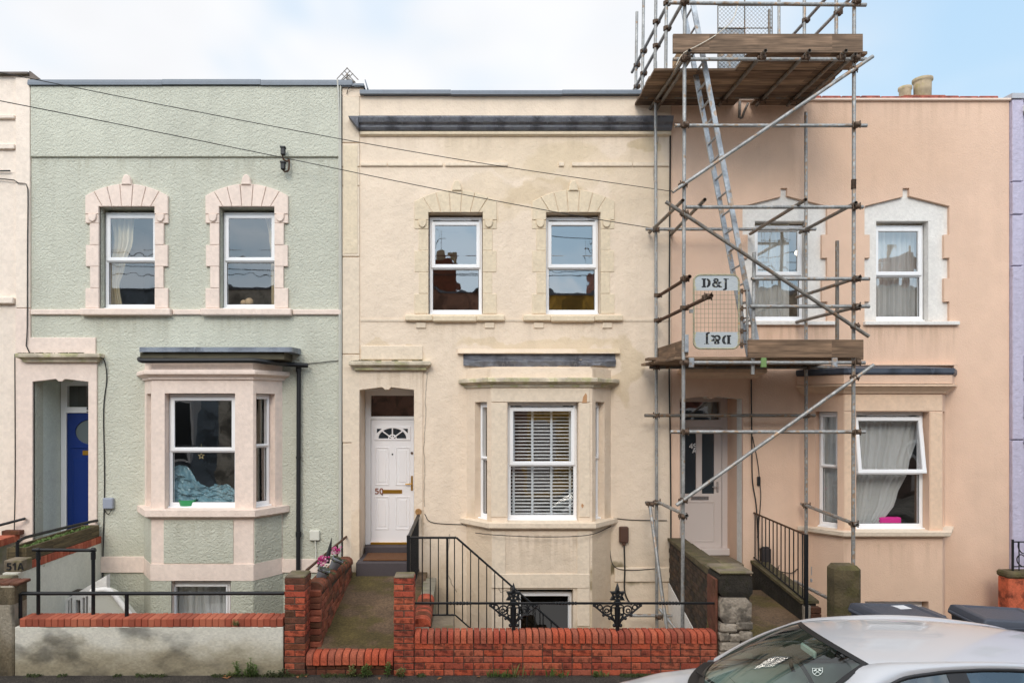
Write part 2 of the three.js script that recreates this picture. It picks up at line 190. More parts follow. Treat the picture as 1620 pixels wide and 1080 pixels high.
const M = {
  green: new THREE.MeshStandardMaterial({ map: wallMap(XA - .2, [.77, .77, .71], 200, { broad: .09, fine: .05, run: .02, damp: .06, streaks: [[53, 535, 252, 40, .05], [140, 270, 500, 50, .05], [330, 460, 500, 40, .05], [225, 450, 822, 40, .05]] }), roughness: .92, ...bump(T.roughcast, .95, .017) }),
  cream: new THREE.MeshStandardMaterial({ map: wallMap(XL - .1, [.895, .82, .735], 300, {
    broad: .05, fine: .05, run: .015, damp: .04,
    patches: [[825, 235, 130, 34, .975, .97, .95], [905, 262, 70, 34, .972, .968, .945], [1010, 300, 55, 60, .975, .97, .95], [790, 312, 70, 34, .975, .97, .95], [760, 342, 30, 22, .96, .95, .93], [855, 300, 60, 20, .96, .95, .92], [620, 560, 55, 14, .965, .955, .92], [852, 546, 128, 11, .965, .955, .915], [990, 585, 20, 50, .95, .94, .90], [1020, 235, 18, 14, .93, .92, .87], [940, 980, 40, 60, .93, .92, .88], [600, 860, 60, 90, .985, .975, .955], [985, 905, 60, 12, .62, .62, .56, .5], [940, 905, 28, 14, .8, .78, .72, .5], [690, 960, 40, 60, .9, .88, .84, .5]],
    streaks: [[555, 680, 586, 70, .07], [735, 975, 612, 40, .07], [650, 795, 510, 40, .05], [835, 980, 510, 36, .05], [745, 972, 838, 60, .09], [655, 672, 806, 60, .35], [570, 1058, 216, 30, .04]],
    cracks: [[[712, 845], [706, 905], [722, 935]], [[962, 612], [958, 700], [963, 800]], [[1042, 212], [1034, 285]], [[777, 905], [790, 925], [820, 918]], [[676, 590], [671, 700], [670, 800]]],
  }), roughness: .86, ...bump(T.lumps, 1.3, .012) }),
  peach: new THREE.MeshStandardMaterial({ map: wallMap(XR - .05, [.88, .75, .655], 400, { broad: .08, fine: .045, run: .01, damp: .05, patches: [[1330, 240, 180, 70, .975, .965, .95, .6], [1200, 640, 50, 120, .98, .97, .96, .6]], streaks: [[1260, 1508, 623, 50, .04], [1262, 1510, 850, 60, .05], [1080, 1597, 160, 60, .04], [1190, 1316, 514, 60, .08], [1367, 1514, 514, 60, .08]] }), roughness: .9, ...bump(T.plaster, .9, .006) }),
  lilac: mat([197, 191, 212], .88, { map: sized(T.grain, 2.3), ...bump(T.lumps, .9, .012) }),
  pale: mat([246, 230, 214], .88, { map: sized(T.grain, 3.1), ...bump(T.plaster, 1.2, .006) }),
  pink: mat([243, 223, 209], .86, { map: sized(T.grain, 2.7), ...bump(T.plaster, 1.4, .004) }),
  stone: mat([232, 214, 186], .88, { map: sized(T.grain, 1.9), ...bump(T.lumps, .8, .008) }),
  creamTrim: mat([235, 217, 194], .87, { map: sized(T.grain, 2.2), ...bump(T.lumps, 1.0, .006) }),
  peachTrim: mat([236, 205, 177], .86, { map: sized(T.grain, 2.4), ...bump(T.plaster, 1.0, .004) }),
  whiteWall: mat([238, 234, 228], .85, { map: sized(T.grain, 2.0), ...bump(T.plaster, 1.0, .004) }),
  weathered: mat([222, 208, 184], .9, { map: sized(T.mottled, .9), ...bump(T.lumps, .5, .01) }),
  porchGreen: mat([228, 233, 222], .88, { map: sized(T.grain, 1.5), ...bump(T.plaster, 1.0, .005) }),
  upvc: new THREE.MeshPhysicalMaterial({ color: rgb(240, 240, 241), roughness: .32 }),
  gasket: mat([50, 50, 52], .7),
  lead: mat([108, 110, 116], .5, { map: sized(T.lead, 1.1), ...bump(T.lumps, .5, .012), metalness: .15 }),
  greyCap: mat([112, 120, 130], .5, { map: sized(T.grain, 1.7), metalness: .1 }),
  blackIron: mat([26, 28, 31], .45, { map: sized(T.grain, .5), metalness: .2, ...bump(T.plaster, .25, .001) }),
  black: mat([24, 25, 28], .5), cable: mat([34, 33, 33], .7), paleCable: mat([190, 188, 178], .7),
  rust: mat([92, 62, 44], .85, { map: sized(T.mottled, .3) }),
  galv: mat([176, 176, 174], .48, { map: sized(T.galv, .8), metalness: .35, ...bump(T.plaster, .4, .001) }),
  galvDark: mat([140, 134, 126], .55, { map: sized(T.galv, .9), metalness: .3 }),
  coupler: mat([112, 92, 76], .7, { map: sized(T.galv, .3), metalness: .3, ...bump(T.lumps, .15, .003) }),
  alu: mat([188, 194, 200], .42, { map: sized(T.galv, 1.1), metalness: .45 }),
  plank: [0, 1, 2, 3].map((i) => mat([[160, 136, 116], [158, 132, 110], [190, 164, 140], [142, 120, 102]][i], .9, { map: sized(T.wood, 1.6, .25), ...bump(T.wood, 1.6, .003) })),
  trough: mat([124, 112, 84], .92, { map: sized(T.wood, 1.0, .3), ...bump(T.wood, 1.0, .004) }),
  brick: [[190, 92, 64], [176, 80, 58], [198, 102, 72], [160, 76, 56], [184, 98, 72], [170, 92, 70], [192, 88, 58]].map((c) => mat(c, .9, { map: sized(T.grime, .45), ...bump(T.lumps, .3, .007) })),
  oldBrick: [[150, 84, 62], [158, 86, 62], [140, 84, 62], [120, 74, 56], [176, 100, 76]].map((c) => mat(c, .93, { map: sized(T.mottled, .5), ...bump(T.lumps, .25, .01) })),
  coping51: [[186, 100, 74], [174, 88, 64], [194, 110, 82], [162, 84, 62]].map((c) => mat(c, .9, { map: sized(T.grain, .3), ...bump(T.plaster, .3, .004) })),
  darkBrick: [[74, 60, 50], [84, 66, 54], [62, 52, 45], [92, 70, 56]].map((c) => mat(c, .95, { map: sized(T.mottled, .5), ...bump(T.lumps, .25, .01) })),
  mortar: mat([96, 78, 66], .95, { map: sized(T.grime, .7), ...bump(T.plaster, .3, .005) }), oldMortar: mat([78, 66, 54], .95, { map: sized(T.mottled, .6), ...bump(T.lumps, .3, .008) }), darkMortar: mat([54, 46, 40], .95),
  dirtyWall: mat([234, 230, 216], .92, { map: sized(T.dirtyWall, 3.2, .62), ...bump(T.plaster, .5, .006) }),
  roughWall: mat([160, 152, 134], .95, { map: sized(T.mottled, 1.1), ...bump(T.lumps, .35, .012) }),
  path: mat([120, 97, 74], .9, { map: sized(T.path, 1.7), ...bump(T.plaster, .5, .006) }),
  slabStone: mat([138, 124, 104], .92, { map: sized(T.mottled, .9), ...bump(T.lumps, .4, .01) }),
  mossStone: mat([104, 92, 66], .95, { map: sized(T.mottled, .7), ...bump(T.lumps, .3, .014) }),
  whiteStone: mat([168, 156, 142], .92, { map: sized(T.grime, .95), ...bump(T.lumps, .3, .014) }),
  darkStone: mat([56, 50, 42], .95, { map: sized(T.mottled, .4), ...bump(T.lumps, .25, .014) }),
  asphalt: mat([78, 72, 66], .95, { map: sized(T.asphalt, 1.6), ...bump(T.asphalt, 1.6, .006) }), paving: mat([168, 162, 154], .9, { map: sized(T.grime, 1.6) }),
  road: mat([132, 131, 128], .94, { map: sized(T.asphalt, 2.1), ...bump(T.asphalt, 2.1, .006) }),
  kerb: mat([140, 136, 130], .9, { map: sized(T.grime, 1.2) }),
  mossDark: mat([58, 56, 36], 1),
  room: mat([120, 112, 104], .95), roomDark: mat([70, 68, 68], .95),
  tread: mat([78, 70, 72], .8, { map: sized(T.grain, .3), ...bump(T.plaster, .2, .003) }), mat: mat([112, 74, 46], 1, { map: sized(T.grain, .2), ...bump(T.plaster, .12, .006) }),
  whiteDoor: new THREE.MeshPhysicalMaterial({ color: rgb(238, 237, 240), roughness: .34 }),
  greyDoor: new THREE.MeshPhysicalMaterial({ color: rgb(206, 196, 192), roughness: .4 }),
  blueDoor: new THREE.MeshPhysicalMaterial({ color: rgb(4, 40, 108), roughness: .35 }),
  brass: mat([196, 150, 62], .3, { metalness: .85 }), chrome: mat([205, 205, 208], .2, { metalness: .9 }),
  copper: mat([150, 92, 66], .45, { metalness: .4 }),
  glass: new THREE.MeshPhysicalMaterial({ color: 0xffffff, transmission: 1, thickness: 0, roughness: .015, ior: 2.25, ...bump(T.wave, .9, .001) }),
  brightGlass: new THREE.MeshPhysicalMaterial({ color: 0xffffff, transmission: 1, thickness: 0, roughness: .012, ior: 3.1, ...bump(T.wave, .9, .0016) }),
  frosted: new THREE.MeshPhysicalMaterial({ color: rgb(90, 100, 104), roughness: .25 }),
  darkGlass: new THREE.MeshPhysicalMaterial({ color: rgb(34, 46, 54), roughness: .12, ior: 1.7 }),
  curtain: new THREE.MeshPhysicalMaterial({ color: rgb(240, 226, 190), roughness: 1, transmission: .35, thickness: 0 }),
  net: new THREE.MeshPhysicalMaterial({ color: rgb(226, 228, 226), roughness: 1, transmission: .4, thickness: 0 }),
  slat: mat([236, 238, 238], .5),
  terracotta: mat([178, 96, 82], .9, { map: sized(T.grime, .8), ...bump(T.lumps, .4, .01) }), pot: mat([196, 176, 146], .88, { map: sized(T.mottled, .8) }),
};
for (const m of [M.glass, M.brightGlass, M.curtain, M.net]) m.side = THREE.DoubleSide;
// ------------------------------------------------------------------ the ground
const rand = rng(4242), pick = (l) => l[Math.floor(rand() * l.length)];
const ground = (name, geo, m) => tag(put(name, geo, m, scene), null, null, null, 'structure');
ground('ground', box(-200, 200, -1.5, -1.3, -200, 2.7), M.path);
ground('pavement', box(-60, 60, -.5, 0, 2.62, 5.06), M.asphalt);
ground('kerb', box(-60, 60, -.5, .004, 5.062, 5.19, .012), M.kerb);
ground('road', box(-200, 200, -.6, -.115, 5.192, 10.4), M.road);
ground('far_kerb', box(-60, 60, -.5, .004, 10.402, 10.53, .012), M.kerb);
ground('far_pavement', box(-60, 60, -.5, 0, 10.532, 15.2), M.paving);

// ------------------------------------------------------------------ pieces of houses
function windowUnit(house, cx, y0, w, h, z, ry = 0, o = {}) {         // white frame with an upper casement and a fixed lower light; sits at (cx, y0, z), facing +z before it is turned
  const base = origin.get(house), f = .05, mid = h * (o.split ?? .49), win = new THREE.Mesh(joined([slab(rect(-w / 2, w / 2, 0, h), [rect(-w / 2 + f, w / 2 - f, mid + .035, h - f), rect(-w / 2 + f, w / 2 - f, f * 1.15, mid - .02)], -.07, 0, .006)]), M.upvc);
  win.name = 'window'; win.castShadow = win.receiveShadow = true; win.position.set(cx - base.x, y0 - base.y, z - base.z); win.rotation.y = ry; house.add(win); origin.set(win, new THREE.Vector3());
  const sub = (name, geo, m) => { const k = new THREE.Mesh(joined(geo), m); k.name = name; k.castShadow = k.receiveShadow = true; win.add(k); return k; };
  const s0 = -w / 2 + .028, s1 = w / 2 - .028, b = o.rail ?? .06, t0 = mid - .002, t1 = h - (o.vent ? .075 : .04);
  const sash = sub('sash', slab(rect(s0, s1, t0, t1), [rect(s0 + b, s1 - b, t0 + b, t1 - b)], .002, .024, .008), M.upvc);
  const pu = sub('pane', slab(rect(s0 + b - .006, s1 - b + .006, t0 + b - .006, t1 - b + .006), [], -.012, -.011).translate(0, 0, 0), o.glass ?? M.glass);
  pu.geometry = joined(new THREE.PlaneGeometry(s1 - s0 - 2 * b + .012, t1 - t0 - 2 * b + .012).translate(0, (t0 + t1) / 2, -.008)); 
  pu.rotation.set(o.tiltX ?? .004, o.tiltY ?? -.002, 0);
  sub('pane', new THREE.PlaneGeometry(w - 2 * f + .01, mid - .02 - f * 1.15 + .01).translate(0, (mid - .02 + f * 1.15) / 2, -.03), o.glass ?? M.glass).rotation.set(o.tilt2 ?? -.003, .003, 0);
  sub('gasket', [slab(rect(-w / 2 + f - .004, w / 2 - f + .004, f * 1.15 - .004, mid - .016), [rect(-w / 2 + f + .006, w / 2 - f - .006, f * 1.15 + .006, mid - .026)], -.028, -.022)], M.gasket);
  if (o.vent) sub('trickle_vent', box(-w * .3, w * .3, h - .058, h - .034, 0, .014, .005), M.upvc);
  sub('sill', box(-w / 2 - .004, w / 2 + .004, -.035, .003, -.06, .05, .008), M.upvc);
  if (o.open) { sash.rotation.x = -o.open; sash.position.set(0, t1 - t1 * Math.cos(o.open), t1 * Math.sin(o.open) * .0); sash.position.z = Math.sin(o.open) * t1 + .004; sash.position.y = t1 * (1 - Math.cos(o.open)); pu.rotation.x = -o.open; pu.position.copy(sash.position); }
  return win;
}
function stoneSurround(house, cx, top, bot, half, m, proud = .04, finial = true, key = 0) {
  const O = (x) => cx + x, yt = (x) => top + .345 - .18 * (x / .63) ** 2, q = .004, h = half, bx = [-h + .06, -.225, -.075, .075, .225, h - .06], tx = [-.50, -.30, -.10, .10, .30, .50];
  const st = (pts, z1 = proud) => put('voussoir', slab(pts.map(([x, y]) => [O(x), y]), [], -.02, z1 + (rand() - .5) * .006, .006), m, house);
  for (let i = 0; i < 5; i++) { const a = tx[i] + q, b = tx[i + 1] - q; st([[bx[i] + q, top], [bx[i + 1] - q, top], [b, yt(b)], [(a + b) / 2, yt((a + b) / 2)], [a, yt(a)]]); }
  for (const s of [-1, 1]) {
    const pts = [[s * .63, top - .115], [s * h, top - .115], [s * h, top], [s * (h - .06) + s * q, top], [s * .504, yt(.504)], [s * .63, yt(.63)]]; st(s < 0 ? pts : pts.slice().reverse());
    const disc = [[-.062, 0]]; for (let a = 0; a <= 10; a++) disc.push([-.062 * Math.cos(a / 10 * Math.PI), -.03 - .085 * Math.sin(a / 10 * Math.PI)]); disc.push([.062, 0]);
    put('corbel', slab(disc.map(([x, y]) => [O(s * (h + .09) + x), top - .119 + y]), [], -.02, proud + .02, .008), m, house);
    let y = top - .119; [[.63, .135], [.565, .33], [.625, .33], [.56, .33], [.63, 9]].forEach(([out, len], i) => { const y1 = Math.max(bot, y - len); if (y1 < y - .02) put('quoin', slab(rect(Math.min(O(s * h), O(s * out)), Math.max(O(s * h), O(s * out)), y1 + .003, y - .002), [], -.02, proud - .008 + (rand() - .5) * .006, .005), m, house); y = y1; });
  }
  if (finial) { const p = [[-.075, .325], [-.06, .42], [-.03, .475], [0, .485], [.03, .475], [.06, .42], [.075, .325]]; put('keystone', slab(p.map(([x, y]) => [O(x + key), top + y]), [], -.02, proud + .025, .012), m, house); }
}
function bayWall(house, b, m, extras = {}) {                          // canted bay with window openings in its three sides
  const { cx, hf, hb, d } = b, L = Math.hypot(hb - hf, d), th = .16, geos = [];
  const panel = (ax, az, bx, bz, holes) => { const len = Math.hypot(bx - ax, bz - az), g = slab(rect(0, len, b.y0, b.y1), holes, -th, 0); g.rotateY(Math.atan2(-(bz - az), bx - ax)).translate(ax, 0, az); return g; };
  const [s0, s1] = b.side, sv = b.sideV ?? [b.sill, b.head];
  geos.push(panel(cx - hf, d, cx + hf, d, [rect(b.front[0] - cx + hf, b.front[1] - cx + hf, b.sill, b.head), ...(b.low ? [rect(b.low[0] - cx + hf, b.low[1] - cx + hf, b.low[2], b.low[3])] : [])]));
  geos.push(panel(cx - hb, 0, cx - hf, d, [rect(L - s1, L - s0, ...sv)]), panel(cx + hf, d, cx + hb, 0, [rect(s0, s1, ...sv)]));
  geos.push(plan([[cx - hb + .02, -.05], [cx - hf, d - .02], [cx + hf, d - .02], [cx + hb - .02, -.05]], b.y1 - .01, b.y1 + .06));
  return put('bay_wall', geos, m, house);
}
const bayPath = (b, e = .05) => { const dx = b.hb - b.hf, L = Math.hypot(dx, b.d), ex = dx / L * e, ez = b.d / L * e; return [[b.cx - b.hb - ex, -ez], [b.cx - b.hf, b.d], [b.cx + b.hf, b.d], [b.cx + b.hb + ex, -ez]]; };
function bayWindows(house, b, inset = .13, o = {}) {
  const L = Math.hypot(b.hb - b.hf, b.d), ang = Math.atan2(b.d, b.hb - b.hf), [s0, s1] = b.side, sv = b.sideV ?? [b.sill, b.head];
  windowUnit(house, (b.front[0] + b.front[1]) / 2, b.sill + .03, b.front[1] - b.front[0] - .01, b.head - b.sill - .035, b.d - inset, 0, { vent: true, ...o });
  for (const s of [-1, 1]) {
    const u = (s0 + s1) / 2, x = b.cx + s * (b.hf + u * Math.cos(ang)), z = b.d - u * Math.sin(ang), nx = s * Math.sin(ang), nz = Math.cos(ang);
    windowUnit(house, x - nx * inset * .8, sv[0] + .03, s1 - s0 - .008, sv[1] - sv[0] - .035, z - nz * inset * .8, s * ang, { rail: .035, ...(o.sideOpts ?? {}) });
  }
}
const corniceProfile = (y, h, out) => [[-.12, y], [out * .25, y], [out * .32, y + h * .25], [out * .55, y + h * .38], [out * .9, y + h * .5], [out, y + h * .56], [out, y + h * .86], [out * .92, y + h], [-.12, y + h]];
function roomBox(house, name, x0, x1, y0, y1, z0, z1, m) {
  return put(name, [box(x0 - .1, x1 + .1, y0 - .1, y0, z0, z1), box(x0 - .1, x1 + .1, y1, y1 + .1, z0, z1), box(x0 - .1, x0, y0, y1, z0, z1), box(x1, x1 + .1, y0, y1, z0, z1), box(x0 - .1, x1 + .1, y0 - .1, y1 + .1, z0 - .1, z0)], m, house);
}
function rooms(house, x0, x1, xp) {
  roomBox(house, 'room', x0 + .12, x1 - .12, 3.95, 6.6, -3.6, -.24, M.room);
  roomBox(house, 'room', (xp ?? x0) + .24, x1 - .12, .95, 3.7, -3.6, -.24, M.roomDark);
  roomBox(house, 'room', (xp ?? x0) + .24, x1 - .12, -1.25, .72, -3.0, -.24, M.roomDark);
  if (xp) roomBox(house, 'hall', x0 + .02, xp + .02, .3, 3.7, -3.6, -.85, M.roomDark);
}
function hoodCornice(house, x0, x1, y, h, out, m) { put('hood', sweep([[x0 + out, -.05], [x0 + out, .06], [x1 - out, .06], [x1 - out, -.05]], corniceProfile(y, h, out)), m, house); }
function mossRow(house, pts, n, seed) {                                // dark moss and dirt lying along a ledge
  const r = rng(seed), l = []; for (let i = 0; i < n; i++) { const k = r() * (pts.length - 1), a = Math.floor(k), f = k - a, p = pts[a].map((v, q) => mix(v, pts[a + 1][q], f)), q = .008 + r() * r() * .02; if (vnoise(k * 7, 2, 0, seed) < .42) continue; l.push(new THREE.IcosahedronGeometry(1, 0).scale(q * (1 + r() * 1.6), q * .6, q).translate(p[0], p[1] + q * .2, p[2] - r() * .05)); }
  tag(put('moss', l, M.mossDark, house), null, null, null, 'stuff');
}
const gable = (x0, x1, y, peak) => { const c = (x0 + x1) / 2; return [[x0, y], [x0, y], [c - .07, y + peak], [c - .05, y + peak - .015], [c - .03, y + peak * .15], [c + .03, y + peak * .15], [c + .05, y + peak - .015], [c + .07, y + peak], [x1, y]].slice(1); };
function doorHole(x0, x1, yb, yt, peak) { return [[x0, yb], [x1, yb], ...gable(x0, x1, yt, peak).reverse()]; }
function porch(house, x0, x1, yb, yt, depth, m) {                      // the side walls and ceiling of a door recess
  put('reveal', [box(x0 - .1, x0 - .003, yb - .3, yt + .05, -depth - .1, -.251), box(x1 + .003, x1 + .1, yb - .3, yt + .05, -depth - .1, -.251), box(x0 - .1, x1 + .1, yt + .052, yt + .15, -depth - .1, -.251)], m, house);
}
function curtain(name, label, rows, z, m, folds = 9, amp = .025, seed = 1) {   // rows: [y, x0, x1] from the top down
  const r = rng(seed), ph = Array.from({ length: 6 }, () => r() * 6.3);
  const at = (v) => { const k = Math.min(rows.length - 1.0001, v * (rows.length - 1)), i = Math.floor(k), t = k - i, s = t * t * (3 - 2 * t); return [0, 1, 2].map((q) => mix(rows[i][q], rows[i + 1][q], q ? s : t)); };
  const g = grid((u, v) => { const [y, a, b] = at(v), uu = u + .02 * Math.sin(u * 17 + ph[0]); return [mix(a, b, uu), y, z + amp * (Math.sin(u * folds * 6.283 + ph[1] + Math.sin(v * 3 + ph[2]) * .5) + .5 * Math.sin(u * folds * 2.7 * 6.283 + ph[3] + v))]; }, folds * 10, 16);
  const c = put(name, g, m, scene); return tag(c, label, 'curtain');
}
function upperWall(house, m, x0, x1, ytop, holes, z = 0, yb = -1.4) { return put('wall', slab(rect(x0, x1, yb, ytop), holes, -.25, z), m, house); }

// ------------------------------------------------------------------ pale green house (left)
const green = thing('terraced_house', 'pale green roughcast terraced house with pink window surrounds, left of the cream house', 'house', [(XA + XL) / 2, 0, 0]);
{
  const h = green, w1 = [X(157.6), X(246)], w2 = [X(347.5), X(435)], wt = Y(327.7), wb = Y(488.5);
  const b = { cx: X(337.5), hf: .745, hb: 1.055, d: .47, y0: -1.4, y1: Y(573, .3), sill: Y(806, .47), head: Y(622, .47), front: [X(260, .47), X(371.5, .47)], side: [.05, .42], low: [X(271, .47), X(365, .47), -.8, Y(918, .47)] };
  const dx0 = X(52.5), dx1 = X(140.5), dt = Y(604);
  upperWall(h, M.green, XA, XL - .003, Y(136), [rect(w1[0], w1[1], wb, wt), rect(w2[0], w2[1], wb, wt), rect(b.cx - .95, b.cx + .95, 1.0, 3.3), rect(b.cx - .9, b.cx + .9, -1.2, .55), doorHole(dx0, dx1, .2, dt, .042)]);
  put('parapet', slab(rect(XA + .004, XL - .006, Y(249), Y(137)), [], -.01, .035, .01), M.green, h);
  for (const [a, c, dy] of [[XA - .02, -4.6, 0], [-4.597, -3.1, .006], [-3.097, XL + .16, -.004]]) put('coping', sweep([[a, .02], [c, .02]], [[-.34, Y(137) + dy], [.05, Y(137) + dy], [.05, Y(133) + dy], [.04, Y(128.5) + dy], [-.34, Y(127) + dy]]), M.greyCap, h);
  rooms(h, XA, XL, dx1);
  for (const w of [w1, w2]) { const cx = (w[0] + w[1]) / 2, q = w === w1 ? .005 : -.005; stoneSurround(h, cx, wt, wb + .004, (w[1] - w[0]) / 2, M.pink, .05, true, q); windowUnit(h, cx + .004, wb + .03, .835, wt - wb - .07, -.14, 0, { tiltX: .012 }); put('sill', box(cx - .69, cx + .69, Y(499.5), Y(489), -.14, .11, .012), M.pink, h); }
  puts('band', [box(XA + .01, w1[0] - .28, Y(498), Y(490), -.02, .045, .008), box(w1[1] + .275, w2[0] - .275, Y(498), Y(490), -.02, .045, .008), box(w2[1] + .28, XL - .01, Y(498), Y(490), -.02, .045, .008)], M.pink, h);
  // door
  put('door_surround', [slab([[X(25.5), -.6], [X(25.5), Y(488)], [X(48.6), Y(488)], [X(48.6), Y(534)], [X(152), Y(534)], [X(152), Y(571)], [X(154), Y(571)], [X(154), -.6]], [doorHole(dx0, dx1, .2, dt, .042)], -.03, .03, .006)], M.pink, h);
  hoodCornice(h, X(33), X(165), Y(573), Y(560) - Y(573), .10, M.weathered);
  mossRow(h, [[X(35), Y(559.6), .13], [X(163), Y(559.6), .13]], 80, 7);
  porch(h, dx0, dx1, .6, dt, .72, M.porchGreen);
  const dz = -.72, fx = X(97, dz), lx = X(104, dz), lr = lx + .80;
  put('door_frame', slab(rect(fx - .02, lr + .07, .45, dt + .05), [rect(lx, lr, .5, Y(653, dz)), rect(lx + .01, lr - .01, Y(643.5, dz), Y(610, dz))], dz - .08, dz, .006), M.upvc, h);
  put('fanlight', new THREE.PlaneGeometry(.79, .36).translate((lx + lr) / 2, Y(627, dz), dz - .04), M.glass, h);
  const ell = []; for (let i = 0; i < 28; i++) ell.push([(lx + lr) / 2 + .265 * Math.cos(i / 28 * 6.283), Y(683, dz) + .205 * Math.sin(i / 28 * 6.283)]);
  const door = put('door', slab(rect(lx + .004, lr - .004, .5, Y(653.5, dz)), [ell], dz - .06, dz - .02, .004), M.blueDoor, h);
  put('pane', slab(ell, [], dz - .05, dz - .04), M.frosted, door);
  puts('panel', [slab(rect(lx + .10, lx + .36, .62, Y(726, dz)), [], dz - .03, dz - .01, .012), slab(rect(lx + .44, lr - .10, .62, Y(726, dz)), [], dz - .03, dz - .01, .012), box(lx + .06, lr - .06, Y(709, dz), Y(706.5, dz), dz - .03, dz - .005, .004)], M.blueDoor, door);
  put('letter_plate', box((lx + lr) / 2 - .14, (lx + lr) / 2 + .14, Y(720, dz), Y(712.5, dz), dz - .022, dz - .008, .006), M.brass, door);
  put('house_number', letters('51', .085, X(136, dz), Y(652, dz), dz + .001), M.black, h);
  // bay
  bayWall(h, b, M.pink);
  const pt = bayPath(b), dp = .012;
  const panelAt = (x0, x1, y0, y1) => box(x0, x1, y0, y1, b.d - .02, b.d + dp, .004);
  put('render_panel', panelAt(X(259, .47), X(369, .47), Y(891, .47), Y(822, .47)), M.green, h);
  { const L = Math.hypot(b.hb - b.hf, b.d), a = Math.atan2(b.d, b.hb - b.hf); for (const s of [-1, 1]) { const g = slab(rect(.02, L - .02, Y(889, .3), Y(818, .3)), [], -.02, dp, .004); if (s > 0) g.rotateY(a).translate(b.cx + b.hf, 0, b.d); else g.rotateY(-a).translate(b.cx - b.hb, 0, 0); put('render_panel', g, M.green, h); const g2 = slab(rect(.0, L - .0, -1.4, Y(907, .3)), [], -.02, dp, .002); if (s > 0) g2.rotateY(a).translate(b.cx + b.hf, 0, b.d); else g2.rotateY(-a).translate(b.cx - b.hb, 0, 0); put('render_panel', g2, M.green, h); } }
  { const yt = Y(918.5, .47), [l0, l1, lv] = b.low; put('render_panel', slab([[b.cx - b.hf, -1.4], [b.cx + b.hf, -1.4], [b.cx + b.hf, yt], [l1, yt], [l1, lv], [l0, lv], [l0, yt], [b.cx - b.hf, yt]], [], b.d - .02, b.d + dp, .002), M.green, h); }
  puts('band', [box(X(154) + .003, b.cx - b.hb, Y(905), Y(880), -.02, .03, .004), box(b.cx + b.hb, XL - .06, Y(905), Y(884), -.02, .03, .004), sweep(pt, [[-.05, Y(918, .47)], [.018, Y(918, .47)], [.018, Y(892, .47)], [-.05, Y(892, .47)]])], M.pink, h);
  put('cornice', sweep(pt, corniceProfile(Y(600, .5), .135, .11)), M.pink, h);
  put('sill', sweep(pt, [[-.2, Y(820, .55)], [.05, Y(820, .55)], [.10, Y(817, .55)], [.10, Y(807, .55)], [-.2, Y(804, .47)]]), M.pink, h);
  put('fascia_board', sideSlab([[-.02, Y(569, .4)], [.5, Y(569, .4)], [.5, Y(557.5, .5)], [-.02, Y(556, .4)]], X(226, .4), X(452, .4)), mat([128, 124, 106], .9, { map: sized(T.wood, 2.2, .5) }), h);
  put('bay_roof', [plan([[b.cx - 1.04, -.02], [b.cx - 1.04, .12], [b.cx - .80, .54], [b.cx + .80, .54], [b.cx + 1.04, .12], [b.cx + 1.04, -.02]], Y(569, .5), Y(567, .5)), sideSlab([[-.02, Y(556.8, .45)], [.56, Y(557, .5)], [.56, Y(549.5, .5)], [-.02, Y(548, .4)]], X(223, .5), X(463, .5))], mat([134, 142, 152], .5, { map: sized(T.lead, 1.6), ...bump(T.lumps, .6, .01) }), h);
  put('gutter', [wire([[X(215, .6), Y(567, .6), .5], [X(226, .6), Y(570.5, .6), .6], [X(400, .6), Y(570, .6), .6], [X(425, .5), Y(573, .5), .5], [X(452, .2), Y(576, .2), .2], [X(487, .1), Y(578, .1), .1]], .036, 40, 8, .1)], M.black, h);
  put('downpipe', [rod([X(472.5, .07), Y(578, .07), .07], [X(471, .07), -.9, .07], .034, 12), rod([X(472, .07), Y(849, .07), .07], [X(472, .07), Y(841, .07), .07], .045, 12), rod([X(472.3, .07), Y(588, .07), .07], [X(472.4, .07), Y(578, .07), .07], .045, 12), rod([X(472, .07), Y(725, .07), .07], [X(472, .07), Y(722, .07), .07], .042, 12)], M.black, h);
  bayWindows(h, b, .15, { split: .49, vent: false, tiltX: .01, sideOpts: { split: .53 } });
  windowUnit(h, X(318, .35), -.78, b.low[1] - b.low[0] - .01, Y(920, .35) + .78, b.d - .12, 0, { split: .25, rail: .03 });
  put('roof', box(XA, XL, 7.2, 7.4, -8, -.252), M.lead, h);
  // thin pipes and cables that run on this front
  puts('conduit', [wire([[X(534, .05), Y(126, .06), .06], [X(535, .05), Y(139, .05), .06], [X(536.5, .04), Y(200, .04), .04], [X(537, .03), Y(400, .03), .03], [X(537, .03), Y(880, .03), .03]], .016, 40, 6, .2), wire([[X(539.5), Y(138), .05], [X(540), Y(500), .03], [X(539), Y(885), .03]], .012, 20, 6)], M.paleCable, h);
  puts('cable', [wire([[X(165), Y(566), .13], [X(168), Y(571), .06], [X(169), Y(600), .012], [X(164), Y(650), .012], [X(165.5), Y(760), .012], [X(163), Y(880), .012], [X(163), Y(935), .012]], .009, 60, 5), wire([[X(452), Y(578), .02], [X(500), Y(574), .02], [X(538), Y(570), .02]], .006, 12, 5), wire([[X(165), Y(806), .012], [X(172), Y(813), .03], [X(178), Y(806), .04]], .006, 12, 5)], M.cable, h);
}
tag(put('meter_box', [box(X(165), X(181), Y(804), Y(787), 0, .07, .012)], mat([150, 156, 170], .5), scene), 'small grey box on the green wall beside the blue door', 'box');
tag(put('meter_box', [box(X(490.5), X(506), Y(854), Y(838), 0, .06, .01), wire([[X(499), Y(853), .03], [X(500), Y(870), .02], [X(500), Y(884), .02]], .012, 8, 6)], mat([214, 212, 200], .6), scene), 'white utility box low on the green wall right of the downpipe', 'box');
